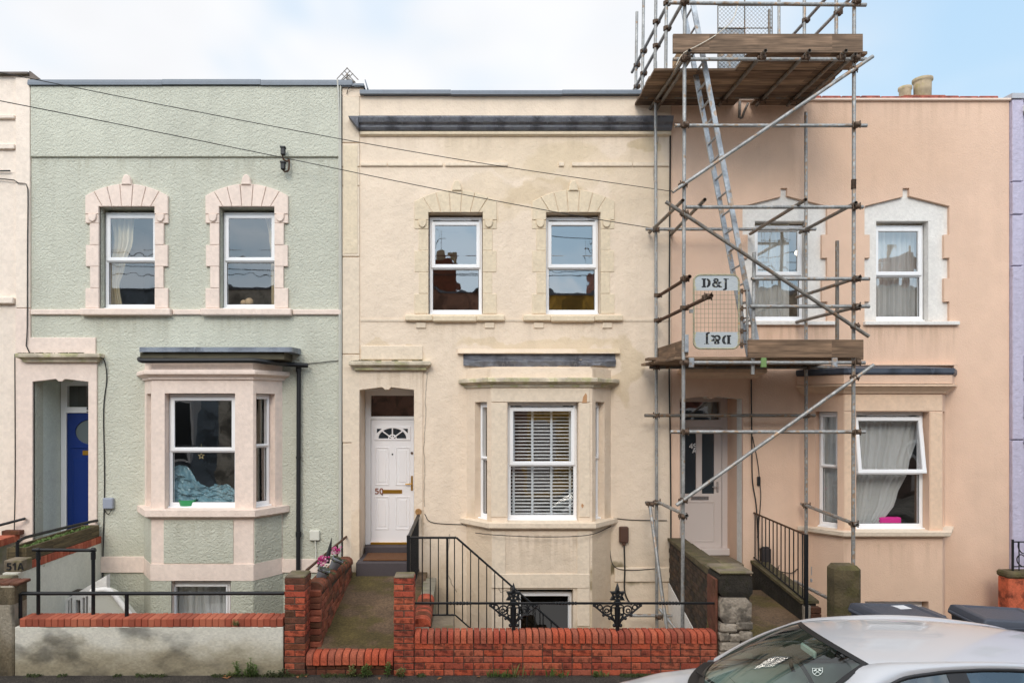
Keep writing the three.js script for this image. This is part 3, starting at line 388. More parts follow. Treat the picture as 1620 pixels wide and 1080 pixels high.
{
  const g = thing('cable_bracket', 'black cable bracket with two insulators high on the green wall', 'bracket', [X(449), Y(268), .04]);
  for (const [a, c] of [[232.5, 246], [256, 269]]) put('insulator', [box(X(444.5, .12), X(451.5, .12), Y(c, .12), Y(a, .12), .10, .17, .012), box(X(443.8, .12), X(452.2, .12), Y(a + 3, .12), Y(a, .12), .09, .18, .006)], M.black, g);
  put('bracket_arm', [wire([[X(447.5, .1), Y(245, .1), .13], [X(448.5, .1), Y(252, .1), .12], [X(453, .1), Y(254.5, .1), .08], [X(456, .05), Y(250, .05), .02]], .013, 14, 6), wire([[X(448, .1), Y(269, .1), .13], [X(451, .1), Y(272, .1), .12], [X(456, .1), Y(268, .1), .09], [X(456.5, .1), Y(251, .1), .06]], .013, 16, 6)], M.rust, g);
}

// ------------------------------------------------------------------ cream house (middle)
const cream = thing('terraced_house', 'cream terraced house with white front door and lead cornice, between green and peach houses', 'house', [(XL + XR) / 2, 0, 0]);
const creamBay = { cx: 1.145, hf: .74, hb: 1.105, d: .45, y0: -1.4, y1: Y(596, .3), sill: Y(826, .45), head: Y(635.5, .45), front: [X(803, .45), X(915.5, .45)], side: [.10, .38], low: [X(819, .45), X(907, .45), -.8, Y(932, .45)] };
{
  const h = cream, b = creamBay, w1 = [X(677.6), X(763.8)], w2 = [X(864), X(950)], wt = Y(336), wb = Y(497);
  const dx0 = X(569), dx1 = X(655), dt = Y(617);
  upperWall(h, M.cream, XL, XR - .003, Y(152), [rect(...w1, wb, wt), rect(...w2, wb, wt), rect(b.cx - .95, b.cx + .95, 1.0, 3.2), rect(b.cx - .9, b.cx + .9, -1.2, .5), doorHole(dx0, dx1, .45, dt, .042)]);
  rooms(h, XL, XR, dx1);
  for (const [a, c, dy] of [[X(570), -.2, .004], [-.197, 1.5, -.005], [1.503, XR + .02, .003]]) put('coping', sweep([[a, .03], [c, .03]], [[-.34, Y(152) + dy], [.05, Y(152) + dy], [.05, Y(148) + dy], [.035, Y(145) + dy], [-.34, Y(143.5) + dy]]), M.greyCap, h);
  put('parapet_pier', [box(XL + .004, X(575), Y(153), Y(139), -.25, .012), ], M.cream, h);
  put('flashing', [sideSlab([[-.3, Y(139)], [.05, Y(139)], [.05, Y(134)], [-.3, Y(133)]], XL - .03, X(576)), slab([[X(577), Y(127)], [X(578.5), Y(127)], [X(583), Y(141)], [X(580.5), Y(141)]], [], -.3, .03)], M.greyCap, h);
  // leaded cornice with a splayed left end
  const cy0 = Y(208.5), cy1 = Y(189);
  put('cornice', [sweep([[X(569.5), 0], [XR - .01, 0]], [[-.03, cy0], [.07, cy0], [.10, mix(cy0, cy1, .18)], [.105, mix(cy0, cy1, .35)], [.15, mix(cy0, cy1, .5)], [.175, mix(cy0, cy1, .8)], [.175, cy1 - .01], [-.03, cy1]]), slab([[X(553), cy1 - .004], [X(569.6), cy1 - .004], [X(569.6), cy0 + .004], [X(567.5), cy0 + .004]], [], -.01, .16, .01)], M.lead, h);
  put('moulding', sweep([[X(570), 0], [XR - .012, 0]], [[-.03, Y(216)], [.02, Y(216)], [.055, Y(214)], [.055, Y(210.5)], [.045, cy0 - .002], [-.03, cy0 - .002]]), M.stone, h);
  puts('string_course', [[570, 612], [613, 700], [704, 803]].map(([a, c]) => sweep([[X(a + .4), 0], [X(c), 0]], [[-.03, Y(264)], [.02, Y(263.4)], [.03, Y(262)], [.022, Y(257.5)], [-.03, Y(257)]])), M.creamTrim, h);
  puts('string_course', [[884, 892], [905, 1000], [1001, 1058]].map(([a, c]) => sweep([[X(a), 0], [X(c), 0]], [[-.03, Y(264)], [.02, Y(263.4)], [.026, Y(262)], [.02, Y(257)], [-.03, Y(256.6)]])), M.creamTrim, h);
  puts('pilaster', [[153, 226], [227, 264], [265, 294], [295, 406], [407, 560], [561, 700], [701, 935]].map(([a, c], i) => slab(rect(XL + .005, X(568.8), Y(c - .3), Y(a + .3)), [], -.02, .02 + (i % 2) * .003, .006)), M.creamTrim, h);
  put('pilaster', slab(rect(XL + .02, X(566), Y(402), Y(230)), [], 0, .029, .008), M.stone, h);
  for (const w of [w1, w2]) {
    const cx = (w[0] + w[1]) / 2; stoneSurround(h, cx, wt, wb + .005, (w[1] - w[0]) / 2, M.stone, .016, true, w === w1 ? .02 : 0);
    windowUnit(h, cx + .002, wb + .03, w[1] - w[0] - .02, wt - wb - .06, -.15, 0, { vent: true, glass: M.brightGlass, split: .47, tiltX: w === w1 ? .004 : -.004 });
    puts('sill', [box(cx - .77, cx - .35, Y(508), Y(499), -.15, .07, .012), box(cx - .347, cx + .32, Y(509.5), Y(499.5), -.15, .078, .016), box(cx + .323, cx + .75, Y(508), Y(499), -.15, .07, .012)], M.stone, h);
    for (const s of [-.53, .52]) put('corbel', box(cx + s - .075, cx + s + .075, Y(519), Y(510), -.02, .022, .006), M.creamTrim, h);
  }
  puts('band', [box(X(570.5), X(647), Y(508), Y(504.5), -.02, .012), box(X(797.5), X(832), Y(508), Y(504.5), -.02, .012), box(X(984), X(1058), Y(508), Y(504.5), -.02, .012)], M.creamTrim, h);
  // door
  put('door_surround', slab([[X(555.5), .2], [X(555.5), Y(584)], [X(669), Y(584)], [X(669), .2]], [doorHole(dx0, dx1, .45, dt, .042)], -.03, .022, .006), M.cream, h);
  put('panel', slab(rect(X(571), X(669), Y(569), Y(546.7)), [], -.02, .02, .008), M.creamTrim, h);
  hoodCornice(h, X(554), X(682), Y(585.5), Y(572) - Y(585.5), .10, M.weathered);
  porch(h, dx0, dx1, .75, dt, .62, M.cream);
  const dz = -.60, lx = X(586.3, dz), lr = X(655, dz), lt = Y(663.5, dz), lb = Y(857, dz), mx = (lx + lr) / 2;
  put('door_frame', slab(rect(lx - .09, lr + .08, lb - .05, dt + .05), [rect(lx, lr, lb, lt), rect(lx + .002, lr, Y(658.5, dz), Y(625.5, dz))], dz - .08, dz, .006), M.upvc, h);
  put('fanlight', new THREE.PlaneGeometry(.72, .36).translate(mx, Y(642, dz), dz - .04), M.glass, h);
  const door = put('door', slab(rect(lx + .004, lr - .004, lb, lt - .004), [], dz - .06, dz - .015, .004), M.whiteDoor, h);
  const zf = dz - .013, hole4 = [];
  for (const [xa, xb] of [[X(593, dz), X(615.5, dz)], [X(625.5, dz), X(648.5, dz)]]) for (const [ya, yb] of [[Y(768, dz), Y(707, dz)], [Y(838, dz), Y(785, dz)]]) put('panel', [slab(rect(xa, xb, ya, yb), [rect(xa + .022, xb - .022, ya + .022, yb - .022)], zf - .01, zf + .008, .007), slab(rect(xa + .045, xb - .045, ya + .045, yb - .045), [], zf - .02, zf + .005, .012)], M.whiteDoor, door);
  put('fan_surround', slab(rect(X(591.5, dz), X(649.5, dz), Y(696.5, dz), Y(674.5, dz)), [(() => { const p = []; for (let i = 0; i <= 16; i++) p.push([mx - .225 * Math.cos(i / 16 * Math.PI), Y(693.5, dz) + .165 * Math.sin(i / 16 * Math.PI)]); return p; })()], zf - .012, zf + .014, .006), M.whiteDoor, door);
  put('pane', slab((() => { const p = []; for (let i = 0; i <= 16; i++) p.push([mx - .23 * Math.cos(i / 16 * Math.PI), Y(694, dz) + .17 * Math.sin(i / 16 * Math.PI)]); return p; })(), [], zf - .008, zf - .001), M.darkGlass, door);
  puts('pane', [slab([[mx - .25, Y(678, dz)], [mx - .17, Y(678, dz)], [mx - .25, Y(685, dz)]], [], zf + .012, zf + .0155), slab([[mx + .25, Y(678, dz)], [mx + .25, Y(685, dz)], [mx + .17, Y(678, dz)]], [], zf + .012, zf + .0155)], M.darkGlass, door);
  puts('glazing_bar', [45, 90, 135].map((a) => { const r = a * Math.PI / 180; return rod([mx, Y(693.5, dz), zf + .006], [mx + .225 * Math.cos(r), Y(693.5, dz) + .165 * Math.sin(r), zf + .006], .012, 6); }).concat([new THREE.TorusGeometry(.06, .011, 6, 14, Math.PI).translate(mx, Y(693.5, dz), zf + .004)]), M.whiteDoor, door);
  put('letter_plate', [box(X(605.5, dz), X(636, dz), Y(780.5, dz), Y(774.5, dz), zf, zf + .014, .005)], M.brass, door);
  put('handle', [box(X(650, dz), X(653, dz), Y(776, dz), Y(752.5, dz), zf, zf + .012, .004), rod([X(651.5, dz), Y(765, dz), zf + .012], [X(651.5, dz), Y(765, dz), zf + .055], .009, 8), rod([X(651.5, dz), Y(765, dz), zf + .055], [X(641.5, dz), Y(765.3, dz), zf + .05], .009, 8)], M.brass, door);
  put('spyhole', rod([mx, Y(718.5, dz), zf], [mx, Y(718.5, dz), zf + .01], .013, 10), M.black, door);
  put('lock', [rod([X(651.5, dz), Y(716.5, dz), zf], [X(651.5, dz), Y(716.5, dz), zf + .015], .02, 12), rod([X(604.5, dz), Y(782, dz), zf], [X(604.5, dz), Y(782, dz), zf + .02], .012, 8)], M.rust, door);
  put('house_number', letters('50', .095, X(592.5, dz), Y(781.5, dz), zf + .001), M.copper, h);
  put('threshold', [box(lx, lr, lb - .04, lb - .003, dz - .06, dz + .03, .006)], M.brass, h);
  put('step', box(dx0 + .02, dx1 - .02, .4, .83, -.62, -.38, .012), M.tread, h);
  put('step', box(dx0 - .02, X(652), -.2, .72, -.379, .27, .014), M.tread, h);
  mossRow(h, [[X(556), Y(571.6), .13], [X(680), Y(571.6), .13]], 90, 3);
  // bay
  bayWall(h, b, M.cream);
  const pt = bayPath(b);
  puts('pilaster', [box(X(777, .45), X(802, .45), Y(818, .45), Y(637, .45), b.d - .02, b.d + .012, .006), box(X(917, .45), X(933.5, .45), Y(818, .45), Y(637, .45), b.d - .02, b.d + .012, .006), box(X(777, .45), X(933, .45), Y(636, .45), Y(614, .45), b.d - .02, b.d + .016, .006), box(X(778, .45), X(800, .45), Y(925, .45), Y(840, .45), b.d - .02, b.d + .012, .006), box(X(913, .45), X(933, .45), Y(990, .45), Y(840, .45), b.d - .02, b.d + .012, .006)], M.creamTrim, h);
  puts('plinth', [box(X(778, .45), X(933, .45), Y(930, .45), Y(907, .45), b.d - .02, b.d + .02, .008), box(X(972), XR - .02, Y(920), Y(897), -.02, .03, .012)], M.creamTrim, h);
  puts('chipped_patch', [slab([[X(921, .47), Y(637, .47)], [X(923, .47), Y(627, .47)], [X(927, .47), Y(621.5, .47)], [X(929, .47), Y(625, .47)], [X(928.5, .47), Y(637, .47)]], [], b.d, b.d + .019), slab([[X(919.5, .47), Y(800, .47)], [X(921, .47), Y(796, .47)], [X(924, .47), Y(799, .47)], [X(922, .47), Y(804, .47)]], [], b.d, b.d + .015)], mat([196, 150, 110], .95, bump(T.lumps, .2, .01)), h);
  put('bay_cornice', sweep(pt, corniceProfile(Y(612, .5), .135, .12)), M.weathered, h);
  mossRow(h, bayPath(b, 0).map(([x, z], i) => [x + [-.08, -.06, .06, .08][i], Y(598.6, .5), z + [0, .09, .09, 0][i]]), 150, 5);
  put('bay_top', [sweep(pt, [[-.2, Y(601, .5)], [.004, Y(601, .5)], [.0, Y(582, .5)], [-.2, Y(582, .5)]]), plan([[b.cx - 1.08, -.02], [b.cx - .72, .43], [b.cx + .72, .43], [b.cx + 1.08, -.02]], Y(583, .5), Y(580, .4))], M.cream, h);
  const lf = (u, v) => { const x = mix(X(733), X(973.5), u), wob = (fbm(u * 22, v * 2, 3, 0, 77) - .5), pr = v < .45 ? .012 : v < .55 ? .045 : .06 - (v - .55) * .05; return [x, mix(Y(560), Y(579.5), v) + wob * .03 * v, pr + wob * .05 * (v > .4 ? 1 : .2)]; };
  put('flashing', grid(lf, 90, 14), M.lead, h);
  put('drip_moulding', [sideSlab([[-.02, Y(559.5)], [.075, Y(559.5)], [.075, Y(558)], [.012, Y(552)], [-.02, Y(551)]], X(724), X(980))], M.cream, h);
  put('sill', sweep(pt, [[-.2, Y(838, .52)], [.05, Y(838, .52)], [.085, Y(835, .52)], [.085, Y(828, .52)], [-.2, Y(822, .45)]]), M.creamTrim, h);
  bayWindows(h, b, .13, { split: .46, sideOpts: { split: .51 } });
  windowUnit(h, X(862, .35), -.78, b.low[1] - b.low[0] - .01, Y(937, .35) + .78, b.d - .14, 0, { split: .22, rail: .02 });
  put('roof', box(XL, XR, 7.2, 7.4, -8, -.252), M.lead, h);
  puts('cable', [wire([[X(672), Y(812), .05], [X(684), Y(826), .012], [X(735), Y(829.5), .012], [X(742), Y(830), .03]], .006, 24, 5), wire([[X(752, .2), Y(841, .2), .3], [X(785, .5), Y(845, .5), .56], [X(860, .5), Y(848, .5), .56], [X(930, .5), Y(845, .5), .56], [X(966), Y(832), .03]], .006, 40, 5), wire([[X(964), Y(838), .012], [X(966), Y(880), .012], [X(974), Y(897), .035], [X(1000), Y(901), .035], [X(1040), Y(898), .035]], .006, 40, 5), wire([[X(970), Y(819), .012], [X(1000), Y(822), .012], [X(1055), Y(823), .012]], .006, 12, 5), wire([[X(540.8), Y(150), .03], [X(541), Y(500), .02], [X(542), Y(905), .02]], .010, 20, 5), wire([[X(549), Y(150), .03], [X(552), Y(142), .05], [X(562), Y(139.5), .08], [X(578), Y(139), .06]], .006, 16, 5), wire([[X(1060), Y(215), .02], [X(1058), Y(560), .03], [X(1060), Y(700), .02], [X(1061), Y(860), .02], [X(1058), Y(1000), .02]], .012, 40, 5)], M.cable, h);
  put('rust_stain_plate', rod([X(662), Y(809), 0], [X(662), Y(809), .03], .05, 10), mat([190, 140, 90], .95, { map: sized(T.mottled, .2) }), h);
}
{
  const g = thing('meter_box', 'brown electricity box with hanging cable on the cream wall', 'box', [X(985), Y(857), 0]);
  put('case', [box(X(979), X(993), Y(857), Y(832), 0, .09, .014), rod([X(986), Y(857), .05], [X(986), Y(861), .05], .03, 10)], mat([84, 58, 46], .55), g);
  put('hanging_cable', wire([[X(986.5), Y(860), .05], [X(987.5), Y(900), .05], [X(987), Y(930), .05], [X(991), Y(945), .05], [X(998), Y(955), .06]], .012, 24, 6), M.cable, g);
}

// ------------------------------------------------------------------ peach house (right)
const peach = thing('terraced_house', 'peach terraced house with white window surrounds behind the scaffolding', 'house', [(XR + XB) / 2, 0, 0]);
const peachBay = { cx: X(1384.5), hf: .725, hb: 1.08, d: .47, y0: -1.4, y1: Y(606, .3), sill: Y(840, .47), head: Y(651, .47), front: [X(1355, .47), X(1471, .47)], side: [.09, .42], low: [X(1369, .47), X(1470, .47), -.75, Y(951, .47)] };
{
  const h = peach, b = peachBay, wins = [[X(1196.5), X(1285)], [X(1389.7), X(1478.6)]], wt = Y(348), wb = Y(507.5), dx0 = X(1076), dx1 = X(1176), dt = Y(631);
  const white = ([a, c]) => { const m = (a + c) / 2, k = (x) => m + x; const R = [.245, .07, .20, .07, .245].map((q) => q), ys = [Y(326), Y(371), Y(408), Y(440), Y(477), wb]; const hw = (c - a) / 2, right = [], left = []; [.235, .155, .235, .155, .235].forEach((q, i) => { right.push([k(hw + q), ys[i]], [k(hw + q), ys[i + 1]]); left.push([k(-hw - q + .03), ys[i]], [k(-hw - q + .03), ys[i + 1]]); }); return [...left.reverse(), [k(-.05), Y(311)], [k(-.05), Y(297.5)], [k(.05), Y(297.5)], [k(.05), Y(310)], ...right]; };
  const shapes = wins.map(white);
  // the peach render is thick and stops round the white stone, which lies deeper
  put('wall', slab(rect(XR, XB, -1.4, Y(160)), [rect(...wins[0], wb, wt), rect(...wins[1], wb, wt), rect(b.cx - .95, b.cx + .95, 1.0, 3.1), rect(b.cx - .9, b.cx + .9, -1.2, .35), doorHole(dx0, dx1, .3, dt, .04)], -.25, -.05), M.whiteWall, h);
  put('render', slab(rect(XR + .002, XB - .002, -1.4, Y(159)), [...shapes, rect(b.cx - .96, b.cx + .96, 1.0, 3.1), rect(b.cx - .91, b.cx + .91, -1.2, .36), doorHole(dx0, dx1, .3, dt, .04)], -.052, 0, .004), M.peach, h);
  rooms(h, XR, XB, dx1);
  put('coping', [box(XR, XB, Y(160), Y(156.5), -.3, .045, .008)], mat([226, 206, 190], .8), h);
  const tiles = thing('ridge_tile_row', 'row of terracotta coping tiles along the top of the peach house', 'tiles', [(XR + XB) / 2, Y(157), -.12]);
  for (let i = 0; i < 17; i++) { const a = X(1084) + i * .302; if (a + .29 < XB + .05) put('tile', box(a, a + .296, Y(157.5), Y(150.5) + rand() * .012, -.26, -.02, .014), M.terracotta, tiles); }
  wins.forEach((w, i) => { windowUnit(h, (w[0] + w[1]) / 2 - .035, wb + .03, .79, wt - wb - .07, -.16, 0, { split: .47, tiltX: .004, glass: M.brightGlass }); put('reveal', box(w[1] - .055, w[1] + .02, wb + .01, wt - .002, -.2, -.052), M.whiteWall, h); put('sill', box(w[0] - .23, w[1] + .36, Y(514.5), Y(508.5), -.15, .06, .008), M.whiteWall, h); });
  // door
  hoodCornice(h, X(1072), X(1206), Y(598.5), Y(584) - Y(598.5), .13, M.peachTrim);
  porch(h, dx0, dx1, .5, dt, .74, M.peach);
  const dz = -.66, lx = X(1068, dz), lr = X(1143, dz), lb = Y(866, dz), lt = Y(676, dz);
  put('door_frame', slab(rect(lx - .06, X(1152, dz), lb - .06, dt + .05), [rect(lx, lr, lb, lt), rect(lx + .02, X(1140, dz), Y(664, dz), Y(635.5, dz))], dz - .08, dz, .006), M.greyDoor, h);
  put('fanlight', new THREE.PlaneGeometry(.78, .36).translate(X(1105, dz), Y(650, dz), dz - .04), M.glass, h);
  const pa = rect(X(1078, dz), X(1102, dz), Y(781, dz), Y(686, dz)), pb = rect(X(1111.5, dz), X(1130.7, dz), Y(781, dz), Y(686, dz));
  const door = put('door', slab(rect(lx + .004, lr - .004, lb, lt - .004), [pa, pb], dz - .06, dz - .015, .004), M.greyDoor, h);
  put('pane', slab(pa, [], dz - .045, dz - .035), M.darkGlass, door); put('pane', slab(pb, [], dz - .045, dz - .035), M.darkGlass, door);
  put('panel', [slab(rect(X(1078, dz), X(1131, dz), Y(857, dz), Y(793, dz)), [rect(X(1080, dz), X(1129, dz), Y(855, dz), Y(795, dz))], dz - .02, dz - .004, .006)], M.greyDoor, door);
  put('letter_plate', box(X(1094, dz), X(1122, dz), Y(791, dz), Y(785, dz), dz - .016, dz - .002, .006), M.chrome, door);
  put('handle', [box(X(1134, dz), X(1137.5, dz), Y(779, dz), Y(762, dz), dz - .016, dz - .004, .004), rod([X(1136, dz), Y(769, dz), dz - .01], [X(1136, dz), Y(769, dz), dz + .04], .008, 8), rod([X(1136, dz), Y(769, dz), dz + .04], [X(1126, dz), Y(769.5, dz), dz + .04], .009, 8)], M.chrome, door);
  put('house_number', [letters('49', .085, X(1091.5, dz), Y(709.5, dz), dz - .034), letters('A', .075, X(1096.5, dz), Y(716.5, dz) , dz - .034)], M.upvc, door);
  put('threshold', box(lx - .06, X(1152, dz), lb - .11, lb - .002, dz - .1, dz + .10, .01), M.greyDoor, h);
  put('step', box(dx0 - .05, dx1 - .002, -.3, lb - .112, -.72, .05, .015), M.slabStone, h);
  put('step', box(dx0 + .1, dx1 - .01, -.3, lb - .28, .053, .35, .015), M.slabStone, h);
  // bay
  bayWall(h, b, M.peach);
  const pt = bayPath(b);
  puts('pilaster', [box(X(1336, .47), X(1354, .47), Y(836, .47), Y(652, .47), b.d - .02, b.d + .006, .004), box(X(1472, .47), X(1491, .47), Y(836, .47), Y(652, .47), b.d - .02, b.d + .006, .004), box(X(1336, .47), X(1491, .47), Y(650, .47), Y(624, .47), b.d - .02, b.d + .008, .004)], M.peachTrim, h);
  put('cornice', sweep(pt, [[-.12, Y(622, .5)], [.03, Y(622, .5)], [.05, Y(619, .5)], [.13, Y(612, .5)], [.15, Y(611, .5)], [.15, Y(608, .5)], [-.12, Y(607, .5)]]), M.peachTrim, h);
  put('fascia', [sweep(pt, [[-.12, Y(607, .5)], [.12, Y(607, .5)], [.12, Y(592, .5)], [-.12, Y(592, .5)]])], M.peach, h);
  put('bay_roof', [sweep(pt, [[-.3, Y(593, .5)], [.13, Y(593, .5)], [.15, Y(590, .5)], [.15, Y(583, .5)], [-.3, Y(578, .3)]]), plan([[b.cx - .9, -.02], [b.cx - .6, .4], [b.cx + .6, .4], [b.cx + .9, -.02]], Y(586, .5), Y(580, .4))], mat([72, 80, 92], .5, { map: sized(T.lead, 1.2) }), h);
  put('sill', sweep(pt, [[-.2, Y(850, .52)], [.05, Y(850, .52)], [.10, Y(847, .52)], [.11, Y(841, .52)], [-.2, Y(837, .45)]]), mat([238, 220, 198], .8, { map: sized(T.grain, 1.4) }), h);
  put('render_lip', [box(X(1262), X(1511), Y(578.5), Y(576), -.01, .075, .004), box(X(1505), X(1511), Y(611), Y(578.6), -.01, .075, .004)], M.peach, h);
  bayWindows(h, b, .14, { split: .47, open: .14, sideOpts: { split: .52 } });
  windowUnit(h, (b.low[0] + b.low[1]) / 2, -.72, b.low[1] - b.low[0] - .01, b.low[3] + .68, b.d - .14, 0, { split: .25, rail: .03 });
  put('roof', box(XR, XB, 7.2, 7.4, -8, -.252), M.lead, h);
  puts('cable', [wire([[X(1188), Y(600), .02], [X(1189), Y(700), .02], [X(1190), Y(760), .02], [X(1196), Y(800), .02], [X(1200), Y(870), .02]], .010, 30, 5), wire([[X(1190), Y(690), .02], [X(1198), Y(730), .02], [X(1201), Y(762), .03], [X(1203), Y(790), .02], [X(1198), Y(850), .02]], .007, 30, 5)], M.cable, h);
  put('cable_joint', box(X(1197.5), X(1202.5), Y(768), Y(753.5), 0, .04, .01), M.black, h);
}
{
  const c = thing('chimney', 'chimney stack with two clay pots behind the peach house parapet', 'chimney', [X(1448, -3), 7.3, -3]);
  put('stack', box(X(1416, -3), X(1482, -3), 6.9, Y(160, -3), -3.6, -2.7, .02), M.oldBrick[0], c);
  for (const [x, t, r] of [[1432.5, 138, 9.6], [1457.5, 127, 14]]) { const k = 14 / F, y0 = Y(161, -3), y1 = Y(t, -3), R = r * k; put('chimney_pot', new THREE.LatheGeometry([[R * .86, 0], [R * .9, y1 - y0 - .07], [R * 1.04, y1 - y0 - .05], [R * 1.04, y1 - y0], [R * .86, y1 - y0], [R * .8, .02]].map((p) => new THREE.Vector2(...p)), 20).translate(X(x, -3), y0, -3 + (r > 12 ? .05 : 0)), M.pot, c); }
}
tag(put('bulkhead_light', [box(X(1283, .05), X(1298, .05), Y(920, .05), Y(892, .05), 0, .07, .02), box(X(1284.5, .1), X(1296.5, .1), Y(912, .1), Y(894, .1), .06, .11, .03), box(X(1283.5, .1), X(1296, .1), Y(921, .1), Y(915, .1), .05, .10, .01)], mat([150, 154, 160], .35), scene), 'grey bulkhead wall light low on the peach wall beside the scaffold pole', 'light');
tag(put('electric_box', [box(X(1202), X(1217), Y(890), Y(866), 0, .09, .012), box(X(1204), X(1215), Y(866.5), Y(864), .01, .07, .006), wire([[X(1212), Y(889), .05], [X(1218), Y(897), .06], [X(1230), Y(902), .05], [X(1250), Y(905), .05], [X(1262), Y(898), .03]], .008, 24, 5), wire([[X(1220), Y(895), .05], [X(1214), Y(905), .05], [X(1226), Y(905), .05], [X(1232), Y(893), .03]], .006, 24, 5)], mat([50, 42, 40], .6), scene), 'dark electric box with loose wires on the wall behind the sloping black railing', 'box');

// ------------------------------------------------------------------ the neighbours cut by the frame
{
  const x0 = X(-420), h = thing('terraced_house', 'pale cream neighbour house cut off at the left edge, beyond the green house', 'house', [(x0 + XA) / 2, 0, 0]);
  const wl = [X(-98), X(-12)];
  upperWall(h, M.pale, x0, XA - .004, Y(119), [rect(...wl, Y(481), Y(310))]);
  put('coping', [sweep([[x0, .02], [X(48), .02]], [[-.34, Y(120)], [.06, Y(120)], [.06, Y(117)], [-.34, Y(113.5)]]), slab([[X(48), Y(114.5)], [X(51), Y(115)], [X(66), Y(127)], [X(50), Y(128)]], [], -.3, .05)], mat([120, 108, 100], .7, { map: sized(T.mottled, 1) }), h);
  put('pilaster', slab(rect(X(25.5), XA - .006, Y(487), Y(124)), [], -.02, .03, .006), M.pale, h);
  puts('moulding', [[183, 189], [229, 237], [471, 481]].map(([a, c], i) => box(x0, X(24.5), Y(c), Y(a), -.02, i === 2 ? .08 : .05, .01)), M.pale, h);
  rooms(h, x0, XA); windowUnit(h, (wl[0] + wl[1]) / 2, Y(480), wl[1] - wl[0] - .01, Y(310) - Y(480), -.14);
  puts('cable', [wire([[X(25), Y(560), .035], [X(25.5), Y(750), .035], [X(24), Y(850), .035]], .008, 20, 5), wire([[x0, Y(270), .04], [X(-20), Y(283), .04], [X(30), Y(291), .05], [X(41), Y(293), .05], [X(46.5), Y(300), .05], [X(46), Y(400), .05], [X(45.5), Y(520), .05], [X(44), Y(548), .05], [X(49), Y(558), .05]], .009, 60, 5), wire([[X(-30), Y(272), .04], [X(18), Y(271.5), .04]], .012, 8, 5)], M.cable, h);
  put('roof', box(x0, XA, 7.4, 7.6, -8, -.252), M.lead, h);
}
{
  const x1 = X(1960), h = thing('terraced_house', 'lilac painted neighbour house cut off at the right edge', 'house', [(XB + x1) / 2, 0, 0]);
  const wl = [X(1628), X(1715)];
  upperWall(h, M.lilac, XB + .004, x1, Y(156), [rect(...wl, Y(505), Y(350)), rect(X(1628), X(1720), Y(850), Y(697))]);
  put('coping', sweep([[XB - .01, .02], [x1, .02]], [[-.34, Y(158)], [.05, Y(158)], [.05, Y(150)], [-.34, Y(148)]]), mat([176, 178, 184], .6), h);
  puts('pilaster', [[159, 288], [289, 340], [341, 421], [422, 695], [696, 1000]].map(([a, c], i) => slab(rect(XB + .008, X(1616), Y(c - .4), Y(a + .4)), [], -.02, .05 + (i % 2) * .005, .008)), M.lilac, h);
  puts('quoin', [[562, 600], [625, 660], [690, 700]].map(([a, c]) => box(X(1617), X(1630), Y(c), Y(a), -.02, .05, .01)), M.lilac, h);
  put('moulding', box(X(1615), x1, Y(180), Y(168), -.02, .14, .02), M.whiteWall, h);
  rooms(h, XB, x1); windowUnit(h, (wl[0] + wl[1]) / 2, Y(504), wl[1] - wl[0] - .01, Y(350) - Y(504), -.14); windowUnit(h, X(1674), Y(849), .88, Y(697) - Y(849), -.14);
  put('roof', box(XB, x1, 7.2, 7.4, -8, -.252), M.lead, h);
}
// ------------------------------------------------------------------ front yards: walls, piers, paths, rails
const P = (px, py, z) => [X(px, z), Y(py, z), z];
const BZ = 2.9;                                                       // front faces of the street walls
const brickGeo = {};
function brickShape(w, h, d) { const k = [w, h, d].map((v) => v.toFixed(3)).join(); return brickGeo[k] ??= [0, 1, 2].map((i) => { const g = planar(box(-w / 2, w / 2, -h / 2, h / 2, -d / 2, d / 2, .005)); const uv = g.attributes.uv; for (let q = 0; q < uv.count; q++) uv.setXY(q, uv.getX(q) + i * .37, uv.getY(q) + i * .61); return g; }); }
const brick = (parent, x, y, z, w, h, d, mats, ry = 0, jit = .003, name = 'brick') => piece(name, pick(brickShape(w, h, d)), pick(mats), parent, x + (rand() - .5) * jit, y + (rand() - .5) * jit * .5, z + (rand() - .5) * jit, ry + (rand() - .5) * jit * 3);
function bullnose(len, wdt, hgt, r, old) {                              // a coping brick on edge, rounded along its top edges; length runs along z, centred
  const a = wdt / 2, pts = [[-a, 0]]; for (let i = 0; i <= 4; i++) { const t = i / 4 * Math.PI / 2; pts.push([-a + r - r * Math.cos(t), hgt - r + r * Math.sin(t)]); } for (let i = 0; i <= 4; i++) { const t = i / 4 * Math.PI / 2; pts.push([a - r + r * Math.sin(t), hgt - r + r * Math.cos(t)]); } pts.push([a, 0]);
  const s = poly(pts.map(([z, y]) => [-z, y])), g = new THREE.ExtrudeGeometry(s, { depth: len - .008, bevelEnabled: true, bevelThickness: .004, bevelSize: .004, bevelOffset: -.004, bevelSegments: 1, curveSegments: 1 });
  return planar(g.rotateY(Math.PI / 2).translate(-len / 2 + .004, 0, 0));
}
function courses(parent, x0, x1, y0, n, ch, zf, d, mats, seed) {       // brick courses seen from the street
  const r = rng(seed);
  for (let j = 0; j < n; j++) { let x = x0, first = true; while (x < x1 - .01) { let w = first && j % 2 ? .112 : r() < .3 ? .112 : .222; first = false; if (x + w > x1 - .06) w = x1 - x; if (w > .3) w /= 2; brick(parent, x + w / 2, y0 + ch * (j + .5), zf - d / 2 + (r() - .5) * .004, w - .009, ch - .009, d, mats); x += w; } }
}
